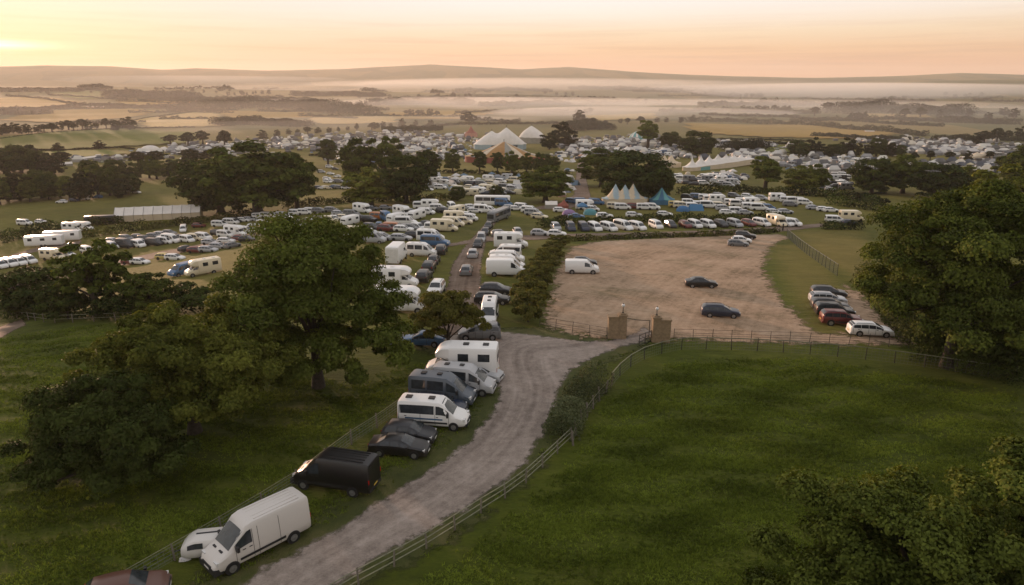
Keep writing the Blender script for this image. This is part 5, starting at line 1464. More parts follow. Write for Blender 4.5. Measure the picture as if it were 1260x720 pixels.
fence('wire_fence', 'wire stock fence with grey posts behind the parked vans', G((150, 728), (215, 690), (300, 640), (375, 592), (420, 556), (468, 524), (500, 500), (530, 470), (556, 442)), 3.0, 1.25, .06, (1.15,), MAT['post'], MAT['rail'], (.25, .5, .75, 1.0), rail_r=.02, mesh_net=(.1, .95, 5, 8))
fence('estate_railing', 'long iron estate railing from the gateway to the huge tree', G((829, 418), (900, 420), (1000, 423), (1118, 428)), 2.0, 1.3, .03, (.3, .55, .8, 1.22), MAT['iron'], MAT['iron'], rail_r=.016)
fence('estate_railing', 'short iron estate railing from the bushes to the gateway', G((664, 402), (690, 407), (720, 412), (747, 417)), 2.0, 1.3, .03, (.3, .55, .8, 1.22), MAT['iron'], MAT['iron'], rail_r=.016)
fence('netting_fence', 'grey netting fence separating the yard lawn from the golden paddock', G((968, 292), (985, 307), (1005, 322), (1030, 340)), 2.5, 1.9, .04, (1.85,), MAT['iron'], MAT['wire'], rail_r=.03, mesh_net=(.05, 1.8, 7, 10))
fence('wire_fence', 'low dark fence running along the hedge at the top of the gravel yard', G((720, 297), (800, 294), (880, 291), (955, 286)), 2.6, 1.1, .04, (.5, 1.05), MAT['iron'], MAT['iron'], rail_r=.02)
fence('wire_fence', 'old fence by the dry ditch at the hedge line', G((-6, 388), (20, 392), (60, 397), (110, 396), (170, 394)), 3.0, 1.1, .06, (.5, 1.0), MAT['post'], MAT['rail'], rail_r=.025)


def pier_group(side, wing_px, pier_px, base_row, wing_top, pier_top, lamp_top):
    pw = at((wing_px[0] + wing_px[1]) / 2, base_row); pp = at((pier_px[0] + pier_px[1]) / 2, base_row)
    d = axis_depth(pp)
    wl = (wing_px[1] - wing_px[0]) * d / F; pwid = (pier_px[1] - pier_px[0]) * d / F
    hw_ = top_z(pw, wing_top) - pw.z; hp = top_z(pp, pier_top) - pp.z; hl = top_z(pp, lamp_top) - pp.z
    m = MB(); m.box(-wl / 2, wl / 2, -.35, .35, -.1, hw_ - .1); w_ = m.build('wing_wall', [MAT['stone']], None, None, pw)
    c = MB(); c.box(-wl / 2 - .06, wl / 2 + .06, -.43, .43, hw_ - .1, hw_ + .06); c.build('coping', [MAT['stone']], w_)
    tag(w_, f'brown sandstone wing wall on the {side} of the yard gateway', 'wall')
    m = MB(); s = pwid / 2; m.box(-s, s, -s, s, -.1, hp - .18); p_ = m.build('gate_pier', [MAT['stone']], None, None, pp + Vector((0, -.02, 0)))
    c = MB(); c.box(-s - .1, s + .1, -s - .1, s + .1, hp - .18, hp - .02); c.box(-s * .8, s * .8, -s * .8, s * .8, hp - .021, hp + .1); c.build('cap_stone', [MAT['stone']], p_)
    tag(p_, f'tall square sandstone gate pier on the {side} of the yard gateway', 'gate pier')
    l = empty('pier_lamp', pp + Vector((0, -.02, hp + .1))); tag(l, f'globe lamp on a short post topping the pier on the {side}', 'lamp')
    H = hl - hp - .1
    m = MB(); m.tube([(0, 0, 0), (0, 0, .1), (0, 0, .12), (0, 0, H - .3)], [.12, .1, .045, .04], 8); m.build('lamp_post', [MAT['iron']], l, 40)
    m = MB()
    rows = [[(.19 * math.cos(a) * math.cos(t), .19 * math.cos(a) * math.sin(t), H - .17 + .19 * math.sin(a)) for t in np.linspace(0, 2 * math.pi, 12, endpoint=False)] for a in np.linspace(-1.5, 1.5, 9)]
    m.grid(rows, 0, True); m.build('globe', [MAT['white']], l, 80)
    m = MB(); m.tube([(0, 0, H - .005), (0, 0, H + .05), (0, 0, H + .1)], [.08, .06, .01], 8); m.build('finial', [MAT['iron']], l, 40)
    return pp, s, hp


pa, sa, ha = pier_group('bush side', (747.5, 761), (760.5, 769.5), 416, 389, 386, 374)
pb_, sb, hb = pier_group('railing side', (810, 823.5), (801.5, 810.5), 420, 393, 389, 378)


def gate(label, hinge, rz, length, hgt):
    r = empty('iron_gate', hinge, rz); tag(r, label, 'gate')
    m = MB()
    for z in (.12, .45, .8, hgt): m.tube([(0, 0, z), (length, 0, z)], .028, 5)
    m.build('rail', [MAT['iron']], r, 60) if False else None
    for z in (.12, .45, .8, hgt):
        b = MB(); b.tube([(0, 0, z), (length, 0, z)], .03, 6); b.build('bar', [MAT['iron']], r, 60)
    for x in (0, length / 2, length):
        b = MB(); b.tube([(x, 0, .05), (x, 0, hgt + .08)], .035, 6); b.build('stile', [MAT['iron']], r, 60)
    b = MB(); b.tube([(0, 0, .12), (length, 0, hgt)], .022, 6); b.build('brace', [MAT['iron']], r, 60)


gate('dark iron gate leaf folded back against the pier on the bush side', pa + Vector((sa + .08, .1, .02)), R(80), 2.0, 1.35)
gate('dark iron gate leaf standing ajar at the pier on the railing side', pb_ + Vector((-sb - .08, -.1, .02)), R(222), 2.0, 1.2)
bar = empty('height_bar', pa + Vector((sa + .01, 1.2, 0))); tag(bar, 'thin dark bar slung across the yard gateway between the piers', 'barrier')
dv = (pb_ + Vector((-sb, 1.2, 0))) - (pa + Vector((sa, 1.2, 0)))
m = MB(); m.tube([(0, 0, 1.9), tuple(dv * .5 + Vector((0, 0, 1.82))), tuple(dv + Vector((0, 0, 1.9)))], .035, 6); m.build('bar', [MAT['iron']], bar, 60)
for k, q in enumerate((Vector((0.05, 0, 0)), dv - Vector((.05, 0, 0)))):
    m = MB(); m.tube([tuple(q), tuple(q + Vector((0, 0, 1.95)))], .04, 6); m.build('upright', [MAT['iron']], bar, 60)
rub = MB()
for i in range(7):
    x, y, s = random.uniform(-1.6, 1.6), random.uniform(-.4, .4), random.uniform(.15, .35)
    rub.box(x - s, x + s, y - s * .6, y + s * .6, -.02, s * .7)
o = rub.build('stone_rubble', [MAT['stone']], None, None, at(732, 416)); tag(o, kind='stuff')
pl = at(960, 281)
m = MB(); m.tube([(0, 0, -.1), (0, 0, 1.7), (0, 0, 1.75)], [.22, .2, .12], 8)
o = m.build('gate_post', [MAT['iron']], None, 40, at(963, 284)); tag(o, 'stout dark gate post at the top corner of the gravel yard', 'post')


# ------------------------------------------------------------------ tents and marquees
def peaked_tent(name, label, p, rz, a, b, eave, peaks, canvas, wall, reach, sup=2.6, stripes=None, doors=(), poles=True, wall_h=None, cat='tent', flare=1.9, ridge_k=.42):
    """canopy hung from one or more peaks over an oval plan; stripes: ('ring', n) round the peak or ('x', width)"""
    root = empty(name, p, rz); tag(root, label, cat)
    nt_, nr = 72, 18
    def outline(t):
        c, s = math.cos(t), math.sin(t)
        k = (abs(c) ** sup + abs(s) ** sup) ** (-1 / sup)
        return c * k * a, s * k * b
    def hz(x, y, s):
        z = 0.0
        for (px, py, h) in peaks:
            d = math.hypot((x - px), (y - py) * (reach / max(reach, b) if b > reach else 1)) / reach
            z = max(z, (h - eave) * max(0.0, 1 - d) ** flare)
        ridge = max(h for _, _, h in peaks) - eave
        return eave + max(z, ridge * ridge_k * (1 - s ** 1.5)) * (1 - s ** 6)
    m = MB(); rows = []
    for i in range(nr + 1):
        s = (i / nr) ** .8
        row = []
        for j in range(nt_):
            ox, oy = outline(2 * math.pi * j / nt_)
            x, y = ox * s, oy * s
            row.append((x, y, hz(x, y, s) + (0.12 * math.cos(2 * math.pi * j / nt_ * 12) if i == nr else 0)))
        rows.append(row)
    # add points under each peak by pulling the nearest vertex to it
    for (px, py, h) in peaks:
        bi = min(((i, j) for i in range(nr) for j in range(nt_)), key=lambda q: (rows[q[0]][q[1]][0] - px) ** 2 + (rows[q[0]][q[1]][1] - py) ** 2)
        rows[bi[0]][bi[1]] = (px, py, h)
    k0 = len(m.f)
    m.grid(rows, 0, True)
    if stripes:
        for fi in range(len(m.f)):
            if stripes[0] == 'ring':
                m.mi[fi] = ((fi % nt_) * stripes[1] // nt_) % len(canvas)
            else:
                x = sum(m.v[q][0] for q in m.f[fi]) / 4
                m.mi[fi] = int((x + 100) / stripes[1]) % len(canvas)
    m.build('canopy', canvas, root, 70)
    w = MB(); rw = [[], []]
    for j in range(nt_ + 1):
        ox, oy = outline(2 * math.pi * j / nt_)
        rw[0].append((ox * .985, oy * .985, -.15)); rw[1].append((ox * .985, oy * .985, eave + .02))
    w.grid(rw); w.build('side_wall', [wall], root, 60)
    for (t0, t1, mat) in doors:
        d = MB(); rw = [[], []]
        for t in np.linspace(t0, t1, 8):
            ox, oy = outline(R(t)); rw[0].append((ox * 1.0, oy * 1.0, 0)); rw[1].append((ox * 1.0, oy * 1.0, eave * .88))
        d.grid(rw); d.build('doorway', [mat], root, 60)
    if poles:
        for (px, py, h) in peaks:
            d = MB(); d.tube([(px, py, h - .4), (px, py, h + max(.5, h * .1))], max(.05, h * .012), 6); d.build('king_pole', [MAT['iron']], root, 60)
    return root


def span(p0, p1):
    a, b = at(*p0), at(*p1)
    c = (a + b) / 2; c.z = float(T(c.x, c.y))
    return c, math.atan2(b.y - a.y, b.x - a.x), (b - a).xy.length / 2


def hpx(p, px):
    return px * axis_depth(p) / F


c, rz, L = span((582, 184), (648, 184)); u = hpx(c, 1)
peaked_tent('circus_marquee', 'largest white big top with two sharp peaks and a teal wall', c + Vector((0, 8 * u, 0)), rz, L, 14 * u, 6 * u, [(-10 * u, 0, 22 * u), (8 * u, 0, 26 * u)], [MAT['canvas']], MAT['canvas_paleblue'], 34 * u, doors=[(250, 305, MAT['dark_open'])], flare=1.35, ridge_k=.66)
c, rz, L = span((640, 176), (670, 177)); u = hpx(c, 1)
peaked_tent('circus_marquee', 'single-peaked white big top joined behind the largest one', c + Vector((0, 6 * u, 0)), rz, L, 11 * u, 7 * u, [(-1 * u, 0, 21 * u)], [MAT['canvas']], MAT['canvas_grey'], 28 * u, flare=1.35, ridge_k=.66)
c, rz, L = span((572, 201), (678, 201)); u = hpx(c, 1)
peaked_tent('circus_tent', 'orange and grey striped circus tent behind the line of trees', c + Vector((-4 * u, 20 * u, 0)), rz, L * .96, 24 * u, 7 * u, [(-1 * u, 0, 25 * u)], [MAT['canvas_orange'], MAT['canvas_orange'], MAT['canvas_grey'], MAT['canvas_cream']], MAT['canvas_red'], 46 * u, 2.0, ('ring', 24), flare=1.25)
c, rz, L = span((844, 211), (926, 203)); u = hpx(c, 1)
n8 = 8
peaked_tent('peaked_marquee', 'long white marquee with a line of sharp peaks', c + Vector((0, 5 * u, 0)), rz, L, 9 * u, 6 * u, [(-L + 13 * u + i * (2 * L - 22 * u) / (n8 - 1), 0, (19.5 - .9 * i) * u) for i in range(n8)], [MAT['canvas']], MAT['canvas_cream'], 10.5 * u, 5, doors=[(232, 244, MAT['canvas_teal'])])
c, rz, L = span((808, 207), (838, 206)); u = hpx(c, 1)
peaked_tent('twin_peak_tent', 'cream tent with two small peaks behind the broad dark tree', c + Vector((0, 5 * u, 0)), rz, L, 8 * u, 5 * u, [(-6 * u, 0, 15.5 * u), (4 * u, 0, 15.5 * u)], [MAT['canvas_cream']], MAT['canvas_cream'], 11 * u)
c, rz, L = span((741, 252), (798, 252)); u = hpx(c, 1)
peaked_tent('striped_marquee', 'three-peaked cream and pale blue striped marquee before the broad dark tree', c + Vector((0, 8 * u, 0)), rz, L, 10 * u, 7 * u, [(-12 * u, 0, 25 * u), (0, 0, 24 * u), (10 * u, 0, 25.5 * u)], [MAT['canvas_cream'], MAT['canvas_paleblue']], MAT['canvas_cream'], 17 * u, 3, ('x', 6.5 * u))
c, rz, L = span((800, 252), (831, 252)); u = hpx(c, 1)
peaked_tent('blue_tent', 'pointed blue tent beside the striped marquee', c + Vector((0, 7 * u, 0)), rz, L, 11 * u, 6 * u, [(-1 * u, 0, 21 * u)], [MAT['canvas_blue'], MAT['canvas_teal']], MAT['canvas_blue'], 16 * u, 2.4, ('ring', 12))
c, rz, L = span((775, 173), (792, 173)); u = hpx(c, 1)
peaked_tent('round_tent', 'small round teal and white striped tent among the stalls', c + Vector((0, 4 * u, 0)), rz, L, 8 * u, 4 * u, [(0, 0, 11 * u)], [MAT['canvas_teal'], MAT['canvas']], MAT['canvas_teal'], 14 * u, 2, ('ring', 16), flare=1.0)
c, rz, L = span((572, 169), (587, 169)); u = hpx(c, 1)
peaked_tent('pagoda_tent', 'dark red pagoda tent beyond the white big top', c + Vector((0, 4 * u, 0)), rz, L, 6 * u, 5 * u, [(0, 0, 14 * u)], [MAT['canvas_red']], MAT['canvas_pink'], 8 * u)
c, rz, L = span((764, 190), (780, 190)); u = hpx(c, 1)
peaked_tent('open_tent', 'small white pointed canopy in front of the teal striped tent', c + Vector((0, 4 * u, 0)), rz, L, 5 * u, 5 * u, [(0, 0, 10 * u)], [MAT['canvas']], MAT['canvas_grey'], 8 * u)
c, rz, L = span((684, 257), (700, 257)); u = hpx(c, 1)
peaked_tent('red_tent', 'red pointed tent beside the round dark oak', c + Vector((0, 4 * u, 0)), rz, L, 6 * u, 4 * u, [(2 * u, 0, 11 * u)], [MAT['canvas_red']], MAT['canvas_red'], 9 * u)
c, rz, L = span((1190, 196), (1226, 195)); u = hpx(c, 1)
peaked_tent('cream_marquee', 'low cream marquee on the outer campsite', c + Vector((0, 4 * u, 0)), rz, L, 6 * u, 3 * u, [(-6 * u, 0, 8 * u), (6 * u, 0, 8 * u)], [MAT['canvas_cream']], MAT['canvas_cream'], 16 * u)


def frame_tent(name, label, p0, p1, depth_px, eave_px, ridge_px, roof, wall, cat='marquee', bays=0):
    c, rz, L = span(p0, p1); u = hpx(c, 1); b = depth_px * u
    root = empty(name, c + Vector((-math.sin(rz), math.cos(rz), 0)) * b, rz); tag(root, label, cat)
    e, r = eave_px * u, ridge_px * u
    m = MB(); n = max(2, bays)
    rows = []
    for i in range(n * 4 + 1):
        x = -L + 2 * L * i / (n * 4); sag = .10 * r * (math.sin(math.pi * (i % 4) / 4)) * .5
        rows.append([(x, -b * 1.03, e - .02), (x, -b * .5, (e + r) / 2 - sag), (x, 0, r - sag * .6), (x, b * .5, (e + r) / 2 - sag), (x, b * 1.03, e - .02)])
    m.grid(rows); m.build('roof', [roof], root, 30)
    w = MB(); w.quad((-L, -b, -.2), (L, -b, -.2), (L, -b, e), (-L, -b, e)); w.quad((L, b, -.2), (-L, b, -.2), (-L, b, e), (L, b, e))
    for s in (-1, 1): w.poly([(s * L, -b, -.2), (s * L, b, -.2), (s * L, b, e), (s * L, 0, r - .03), (s * L, -b, e)])
    w.build('side_wall', [wall], root)
    if bays:
        for i in range(bays + 1):
            x = -L + 2 * L * i / bays
            d = MB(); d.tube([(x, -b * 1.02, -.1), (x, -b * 1.04, e), (x, 0, r + .05)], .06, 5); d.build('frame_leg', [MAT['wire']], root, 60)
    return root


frame_tent('frame_marquee', 'long low frame marquee with a pinkish white roof behind the ragged hedge', (141, 274), (247, 268), 11, 7.5, 16, MAT['canvas'], MAT['canvas_cream'], bays=9)
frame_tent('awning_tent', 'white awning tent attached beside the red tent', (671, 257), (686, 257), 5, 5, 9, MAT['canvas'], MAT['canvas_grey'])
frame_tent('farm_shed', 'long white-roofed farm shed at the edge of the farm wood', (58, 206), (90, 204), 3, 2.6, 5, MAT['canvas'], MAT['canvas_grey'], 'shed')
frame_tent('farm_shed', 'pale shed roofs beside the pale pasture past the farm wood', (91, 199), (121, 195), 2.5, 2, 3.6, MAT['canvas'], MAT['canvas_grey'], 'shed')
for (x0, x1, y, lb) in [(106, 116, 133, 'tiny bright barn roof on the hillside above the ripe crop'), (118, 128, 133, 'second tiny barn roof on the hillside above the ripe crop'), (233, 243, 125, 'tiny farmhouse roof near the hillside wood'), (1064, 1076, 163, 'small white barn standing in the golden field')]:
    frame_tent('barn', lb, (x0, y), (x1, y), 1.2, 1.2, 2.2, MAT['canvas'], MAT['canvas_pink'], 'barn')
for i, (x0, x1, y, hh, lb) in enumerate([(173, 198, 187, 8, 'largest white dome tent at the hillside edge of the festival'), (196, 208, 186, 5, 'middling white dome tent next to the largest one'), (178, 190, 190, 4, 'small white dome tent in front of the largest one'), (222, 233, 186, 5, 'white dome tent standing alone past the others')]):
    c, rz, L = span((x0, y), (x1, y)); u = hpx(c, 1)
    r_ = empty('dome_marquee', c, rz); tag(r_, lb, 'tent')
    m = MB(); m.grid([[(L * math.cos(a) * math.cos(t), L * .7 * math.cos(a) * math.sin(t), hh * u * math.sin(a) ** .9) for t in np.linspace(0, 2 * math.pi, 20, endpoint=False)] for a in np.linspace(0.0, 1.55, 7)], 0, True)
    m.build('canopy', [MAT['canvas']], r_, 60)
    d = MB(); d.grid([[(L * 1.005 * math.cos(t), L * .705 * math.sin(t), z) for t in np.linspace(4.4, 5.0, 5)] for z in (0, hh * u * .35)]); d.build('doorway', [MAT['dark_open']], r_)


# small camping tents, gazebos and stalls of the festival, one mesh each, shared by their copies
def dome_mesh():
    m = MB(); m.grid([[(2.0 * math.cos(a) * math.cos(t), 1.6 * math.cos(a) * math.sin(t), 1.7 * math.sin(a) ** .8) for t in np.linspace(0, 2 * math.pi, 10, endpoint=False)] for a in np.linspace(0, 1.5, 5)], 0, True)
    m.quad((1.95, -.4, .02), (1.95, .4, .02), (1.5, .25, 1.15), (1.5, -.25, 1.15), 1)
    return m.mesh('dome_tent', [MAT['objcanvas'], MAT['dark_open']], 50)


def ridge_mesh():
    m = MB()
    m.quad((-2.2, -1.5, 0), (2.2, -1.5, 0), (1.9, 0, 1.9), (-1.9, 0, 1.9)); m.quad((2.2, 1.5, 0), (-2.2, 1.5, 0), (-1.9, 0, 1.9), (1.9, 0, 1.9))
    m.poly([(2.2, -1.5, 0), (2.2, 1.5, 0), (1.9, 0, 1.9)]); m.poly([(-2.2, 1.5, 0), (-2.2, -1.5, 0), (-1.9, 0, 1.9)])
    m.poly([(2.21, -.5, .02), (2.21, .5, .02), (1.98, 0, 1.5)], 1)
    return m.mesh('ridge_tent', [MAT['objcanvas'], MAT['dark_open']])


def gazebo_mesh():
    m = MB()
    for s in range(4):
        a0, a1 = s * math.pi / 2 + math.pi / 4, (s + 1) * math.pi / 2 + math.pi / 4
        A = (2.1 * math.cos(a0), 2.1 * math.sin(a0)); B = (2.1 * math.cos(a1), 2.1 * math.sin(a1))
        m.poly([(*A, 2.2), (*B, 2.2), (0, 0, 3.1)]); m.quad((*A, 1.9), (*B, 1.9), (*B, 2.2), (*A, 2.2))
        m.tube([(A[0] * .97, A[1] * .97, 0), (A[0] * .97, A[1] * .97, 2.2)], .05, 4, 1)
    return m.mesh('gazebo', [MAT['objcanvas'], MAT['iron']])


SMALL = {'camping_tent': dome_mesh(), 'ridge_tent': ridge_mesh(), 'gazebo': gazebo_mesh()}
TCOL = [(.62, .6, .56), (.68, .64, .56), (.5, .5, .5), (.5, .44, .34), (.24, .27, .3), (.12, .19, .26), (.22, .24, .16), (.66, .62, .58), (.36, .22, .15), (.46, .41, .26), (.3, .32, .33), (.62, .6, .58)]


def inside(px, py, poly):
    return sdf(np.array([px], float), np.array([py], float), poly)[0] > 0


def scatter_px(poly, n, minsep=0):
    xs = [p[0] for p in poly]; ys = [p[1] for p in poly]
    out = []
    k = 0
    while len(out) < n and k < n * 40:
        k += 1
        x, y = random.uniform(min(xs), max(xs)), random.uniform(min(ys), max(ys))
        if inside(x, y, poly) and all((x - a) ** 2 + ((y - b) * 2.2) ** 2 > minsep ** 2 for a, b in out): out.append((x, y))
    return out


def small_tents(poly, n, where, sep):
    for (x, y) in scatter_px(poly, n, sep):
        k = random.choices(list(SMALL), [5, 2, 2])[0]
        p = at(x, y)
        o = link(bpy.data.objects.new(k, SMALL[k])); o.location = p; o.rotation_euler = (0, 0, random.uniform(0, 6.3))
        s = random.uniform(.7, 1.1); o.scale = (s, s, s); set_color(o, random.choice(TCOL))
        n_ = {'camping_tent': 'small rounded tent', 'ridge_tent': 'small ridge tent', 'gazebo': 'small square gazebo'}[k]
        tag(o, f'{n_} {where}', 'tent' if k != 'gazebo' else 'gazebo', f'{n_}s {where}')


def far_vehicles(poly, n, where, sep, rows=None, codes='vvveeehpMmc'):
    pts = scatter_px(poly, n, sep) if rows is None else rows
    for (x, y) in pts:
        kind = KIND[random.choice(codes)]; cn = random.choice('wwwwwcssggkdbn')
        p = at(x, y)
        o = vehicle(kind, PAL[cn][1], p, random.choice([-8, -8, -20, 170]) + random.uniform(-12, 12), 0)
        nm = NICE.get(kind, kind.replace('_', ' '))
        o['label'] = f'distant {PAL[cn][0]} {nm} {where}'; o['group'] = f'{PAL[cn][0]} {nm}s {where}'


small_tents([(490, 216), (660, 218), (640, 240), (560, 240), (530, 232)], 34, 'on the green below the orange circus tent', 5)
far_vehicles([(500, 222), (640, 220), (640, 240), (540, 242)], 44, 'on the green below the orange circus tent', 5)
far_vehicles(None, 0, 'lined up on the meadow past the massive oak', 0, [(388 + i * 4.2, 232.5 + random.uniform(-.6, .6)) for i in range(10)], 'eehp')
far_vehicles([(385, 200), (430, 195), (470, 205), (430, 228), (392, 228)], 14, 'on the meadow past the massive oak', 6)
far_vehicles([(832, 218), (920, 216), (905, 230), (836, 230)], 34, 'in front of the long peaked marquee', 5)
small_tents([(832, 214), (920, 212), (915, 226), (834, 226)], 14, 'in front of the long peaked marquee', 5)
far_vehicles([(1014, 218), (1042, 216), (1044, 236), (1012, 236)], 22, 'in the gap between the dark trees', 4.4)
far_vehicles([(955, 196), (1060, 196), (1050, 210), (960, 208)], 44, 'behind the airy oak', 4.5)
small_tents([(960, 198), (1060, 197), (1050, 212), (1000, 210)], 26, 'behind the airy oak', 4.5)
far_vehicles(None, 0, 'under the meadow wood', 0, [(120, 244), (104, 246), (92, 248), (76, 250), (150, 240), (168, 238)], 'eevp')
small_tents([(1100, 205), (1250, 205), (1250, 214), (1110, 212)], 34, 'among the blue tents of the outer campsite', 4)
small_tents([(690, 205), (710, 200), (706, 240), (690, 246)], 14, 'along the pink path by the broad dark tree', 4)
small_tents([(445, 178), (575, 172), (585, 200), (470, 205)], 70, 'in the crowded camp beside the white big top', 4)
small_tents([(680, 188), (800, 186), (800, 200), (690, 200)], 50, 'in the crowded camp behind the broad dark tree', 4)
far_vehicles([(720, 186), (830, 186), (850, 196), (720, 199)], 40, 'in the crowded camp behind the broad dark tree', 4)
for (px, py, c, k, lb) in [(716, 262, (.05, .16, .3), 'gazebo', 'blue awning pitched beside the white motorhome in the upper rows'), (700, 265, (.25, .16, .3), 'camping_tent', 'purple rounded tent on the grass near the red tent'), (840, 260, (.04, .14, .3), 'camping_tent', 'bright blue tent in front of the upper camper rows'), (856, 259, (.05, .17, .32), 'ridge_tent', 'blue ridge tent beside the bright blue tent'), (726, 264, (.08, .25, .28), 'camping_tent', 'low teal tent between the blue awning and the white estate cars')]:
    o = link(bpy.data.objects.new(k, SMALL[k])); o.location = at(px, py); set_color(o, c); tag(o, lb, 'tent')

# the rest of the festival: thousands of far tents, stalls and vehicles, one mass per camp
def box_items(name, polys, mat):
    Vs, Fs, Cs = [], [], []
    k = 0
    rng = np.random.default_rng(77)
    for poly, n_seed, per, spread in polys:
        for (x, y) in scatter_px(poly, n_seed):
            if 568 < x < 686 and 176 < y < 204: continue
            p = at(x, y)
            for _ in range(per):
                q = (p.x + rng.normal() * spread, p.y + rng.normal() * spread * 1.5)
                z = float(T(*q)); r = rng.random(); a = rng.uniform(0, 6.28) if r < .5 else rng.normal() * .3
                if r < .45: l, w, h, tp = rng.uniform(.8, 1.5), rng.uniform(.7, 1.1), rng.uniform(.3, .6), .2
                elif r < .85: l, w, h, tp = rng.uniform(1.7, 2.6), .85, rng.uniform(1.0, 1.9), .85
                else: l, w, h, tp = rng.uniform(1.6, 3.6), rng.uniform(1.3, 2.2), rng.uniform(1.5, 2.1), .12
                ca, sa_ = math.cos(a), math.sin(a)
                zz = z + h; top = h * (.0 if tp > .5 else rng.uniform(.5, 1.1))
                L_ = [(-l, -w, z - .3), (l, -w, z - .3), (l, w, z - .3), (-l, w, z - .3), (-l, -w, zz), (l, -w, zz), (l, w, zz), (-l, w, zz), (-l * .8 * (1 if tp > .5 else .75), 0 if tp < .5 else -w * tp, zz + top + .25), (l * .8 * (1 if tp > .5 else .75), 0 if tp < .5 else -w * tp, zz + top + .25), (l * .8 * (1 if tp > .5 else .75), 0 if tp < .5 else w * tp, zz + top + .26), (-l * .8 * (1 if tp > .5 else .75), 0 if tp < .5 else w * tp, zz + top + .26)]
                Vs += [(q[0] + vx * ca - vy * sa_, q[1] + vx * sa_ + vy * ca, vz) for vx, vy, vz in L_]
                for f in ((0, 1, 5, 4), (1, 2, 6, 5), (2, 3, 7, 6), (3, 0, 4, 7), (4, 5, 9, 8), (5, 6, 10, 9), (6, 7, 11, 10), (7, 4, 8, 11), (8, 9, 10, 11)):
                    Fs.append([k + i for i in f])
                c = TCOL[rng.integers(len(TCOL))] if r < .2 else [(.68, .66, .6), (.6, .58, .55), (.66, .6, .5), (.1, .1, .1), (.3, .3, .3), (.06, .07, .09), (.16, .15, .13)][rng.integers(7)]
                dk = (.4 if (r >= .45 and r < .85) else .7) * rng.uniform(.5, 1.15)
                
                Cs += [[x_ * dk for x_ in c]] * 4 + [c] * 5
                k += 12
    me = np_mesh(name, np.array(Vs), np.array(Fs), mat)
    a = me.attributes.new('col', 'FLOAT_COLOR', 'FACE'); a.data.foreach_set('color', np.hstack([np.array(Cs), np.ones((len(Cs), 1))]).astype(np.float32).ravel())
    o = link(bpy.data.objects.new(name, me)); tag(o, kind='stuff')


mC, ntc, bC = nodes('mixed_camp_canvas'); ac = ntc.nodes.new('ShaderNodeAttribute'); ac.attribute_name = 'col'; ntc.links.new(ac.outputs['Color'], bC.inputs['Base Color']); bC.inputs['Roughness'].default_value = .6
box_items('tent_crowd', [([(440, 172), (590, 164), (600, 184), (640, 190), (590, 200), (470, 200)], 95, 7, 11), ([(400, 178), (450, 172), (470, 200), (410, 196)], 26, 6, 9), ([(650, 184), (690, 190), (690, 205), (650, 200)], 22, 8, 7)], mC)
box_items('tent_crowd', [([(700, 170), (800, 168), (850, 178), (840, 196), (700, 196)], 100, 8, 9)], mC)
box_items('tent_crowd', [([(850, 172), (960, 178), (975, 182), (940, 184), (850, 182)], 40, 6, 11), ([(940, 190), (1060, 194), (1060, 214), (960, 206)], 54, 5, 8), ([(900, 188), (960, 188), (960, 196), (900, 196)], 20, 6, 7)], mC)
box_items('tent_crowd', [([(1075, 172), (1200, 172), (1260, 180), (1260, 196), (1180, 196), (1070, 182)], 90, 9, 14), ([(1100, 202), (1260, 201), (1260, 214), (1110, 212)], 60, 7, 6)], mC)
box_items('tent_crowd', [([(190, 184), (300, 176), (420, 168), (500, 162), (500, 174), (380, 182), (240, 192)], 100, 10, 16), ([(110, 196), (170, 190), (170, 196), (120, 200)], 14, 5, 10)], mC)

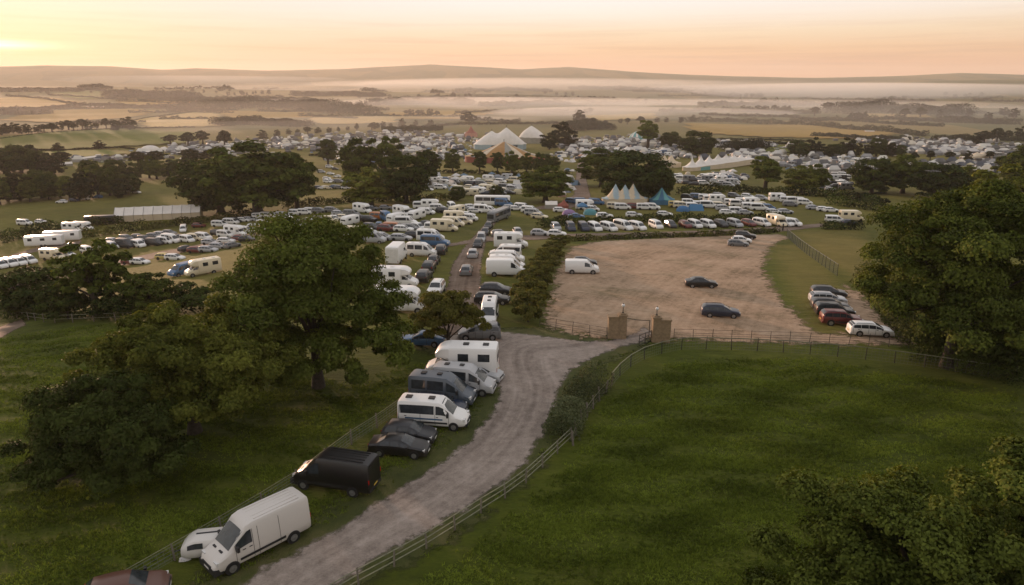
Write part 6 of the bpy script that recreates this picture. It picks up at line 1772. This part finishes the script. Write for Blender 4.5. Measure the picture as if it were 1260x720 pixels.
# ------------------------------------------------------------------ tussocks in the near pastures
def tussocks(name, poly, n, seed, holes=()):
    rng = np.random.default_rng(seed)
    P = np.array(poly); x0, y0 = P.min(0); x1, y1 = P.max(0)
    X = rng.uniform(x0, x1, n * 4); Y = rng.uniform(y0, y1, n * 4)
    dens = np.clip(.5 + .42 * np.sin(Y * 2.1 + 1.7 * np.sin(X * .31) + .8 * np.sin(X * .83)) + .3 * np.sin(Y * .9 - X * .4 + np.sin(X * .17 + Y * .23) * 2), .12, 1)
    k = (rng.random(len(X)) < np.clip(sdf(X, Y, P) / 2.5, 0, 1)) & (rng.random(len(X)) < dens * np.clip(45 / np.hypot(X, Y), 0, 1))
    for h in holes: k &= sdf(X, Y, np.array(h)) < .1
    X, Y = X[k][:n], Y[k][:n]; m = len(X); nb = 5
    ang = rng.uniform(0, 6.28, (m, nb)); hgt = rng.uniform(.05, .17, (m, 1)) * rng.uniform(.6, 1.2, (m, nb)); spread = rng.uniform(.06, .2, (m, nb)); wd = rng.uniform(.02, .05, (m, nb))
    cx = X[:, None] + rng.normal(scale=.08, size=(m, nb)); cy_ = Y[:, None] + rng.normal(scale=.08, size=(m, nb))
    dx, dy = np.cos(ang), np.sin(ang)
    z0 = T(cx, cy_)
    v0 = np.stack([cx - dy * wd, cy_ + dx * wd, z0], -1); v1 = np.stack([cx + dy * wd, cy_ - dx * wd, z0], -1)
    v2 = np.stack([cx + dx * spread, cy_ + dy * spread, z0 + hgt], -1)
    V = np.stack([v0, v1, v2], 2).reshape(-1, 3)
    tint = np.repeat(np.clip(.4 + .3 * np.sin(X * .5) * np.cos(Y * .7) + rng.uniform(-.35, .35, m), 0, 1), nb)
    o = link(bpy.data.objects.new(name, np_mesh(name, V, np.arange(len(V)).reshape(-1, 3), LEAF['grass'], tint))); tag(o, kind='stuff')


LEAF['grass'] = leaf_mat('grass_blades', (.046, .066, .005), (.195, .25, .03), .35)
tussocks('grass', wpoly([(470, 740), (590, 660), (700, 560), (735, 500), (770, 465), (830, 440), (1000, 440), (1260, 480), (1300, 740)]), 60000, 5)
tussocks('grass', wpoly([(-30, 740), (-30, 420), (120, 398), (260, 400), (420, 470), (540, 440), (545, 455), (500, 490), (430, 550), (330, 625), (200, 700), (150, 740)]), 50000, 6)
tussocks('grass', wpoly([(180, 740), (330, 650), (430, 580), (520, 500), (570, 440), (605, 455), (608, 485), (560, 545), (470, 605), (380, 660), (290, 715)]), 14000, 8, [ROADW := lw + tw + rw])
tussocks('grass', wpoly([(450, 735), (590, 650), (690, 545), (712, 480), (750, 445), (800, 430), (770, 430), (715, 450), (695, 480), (680, 520), (650, 570), (590, 628), (500, 690), (430, 735)]), 12000, 9, [ROADW])
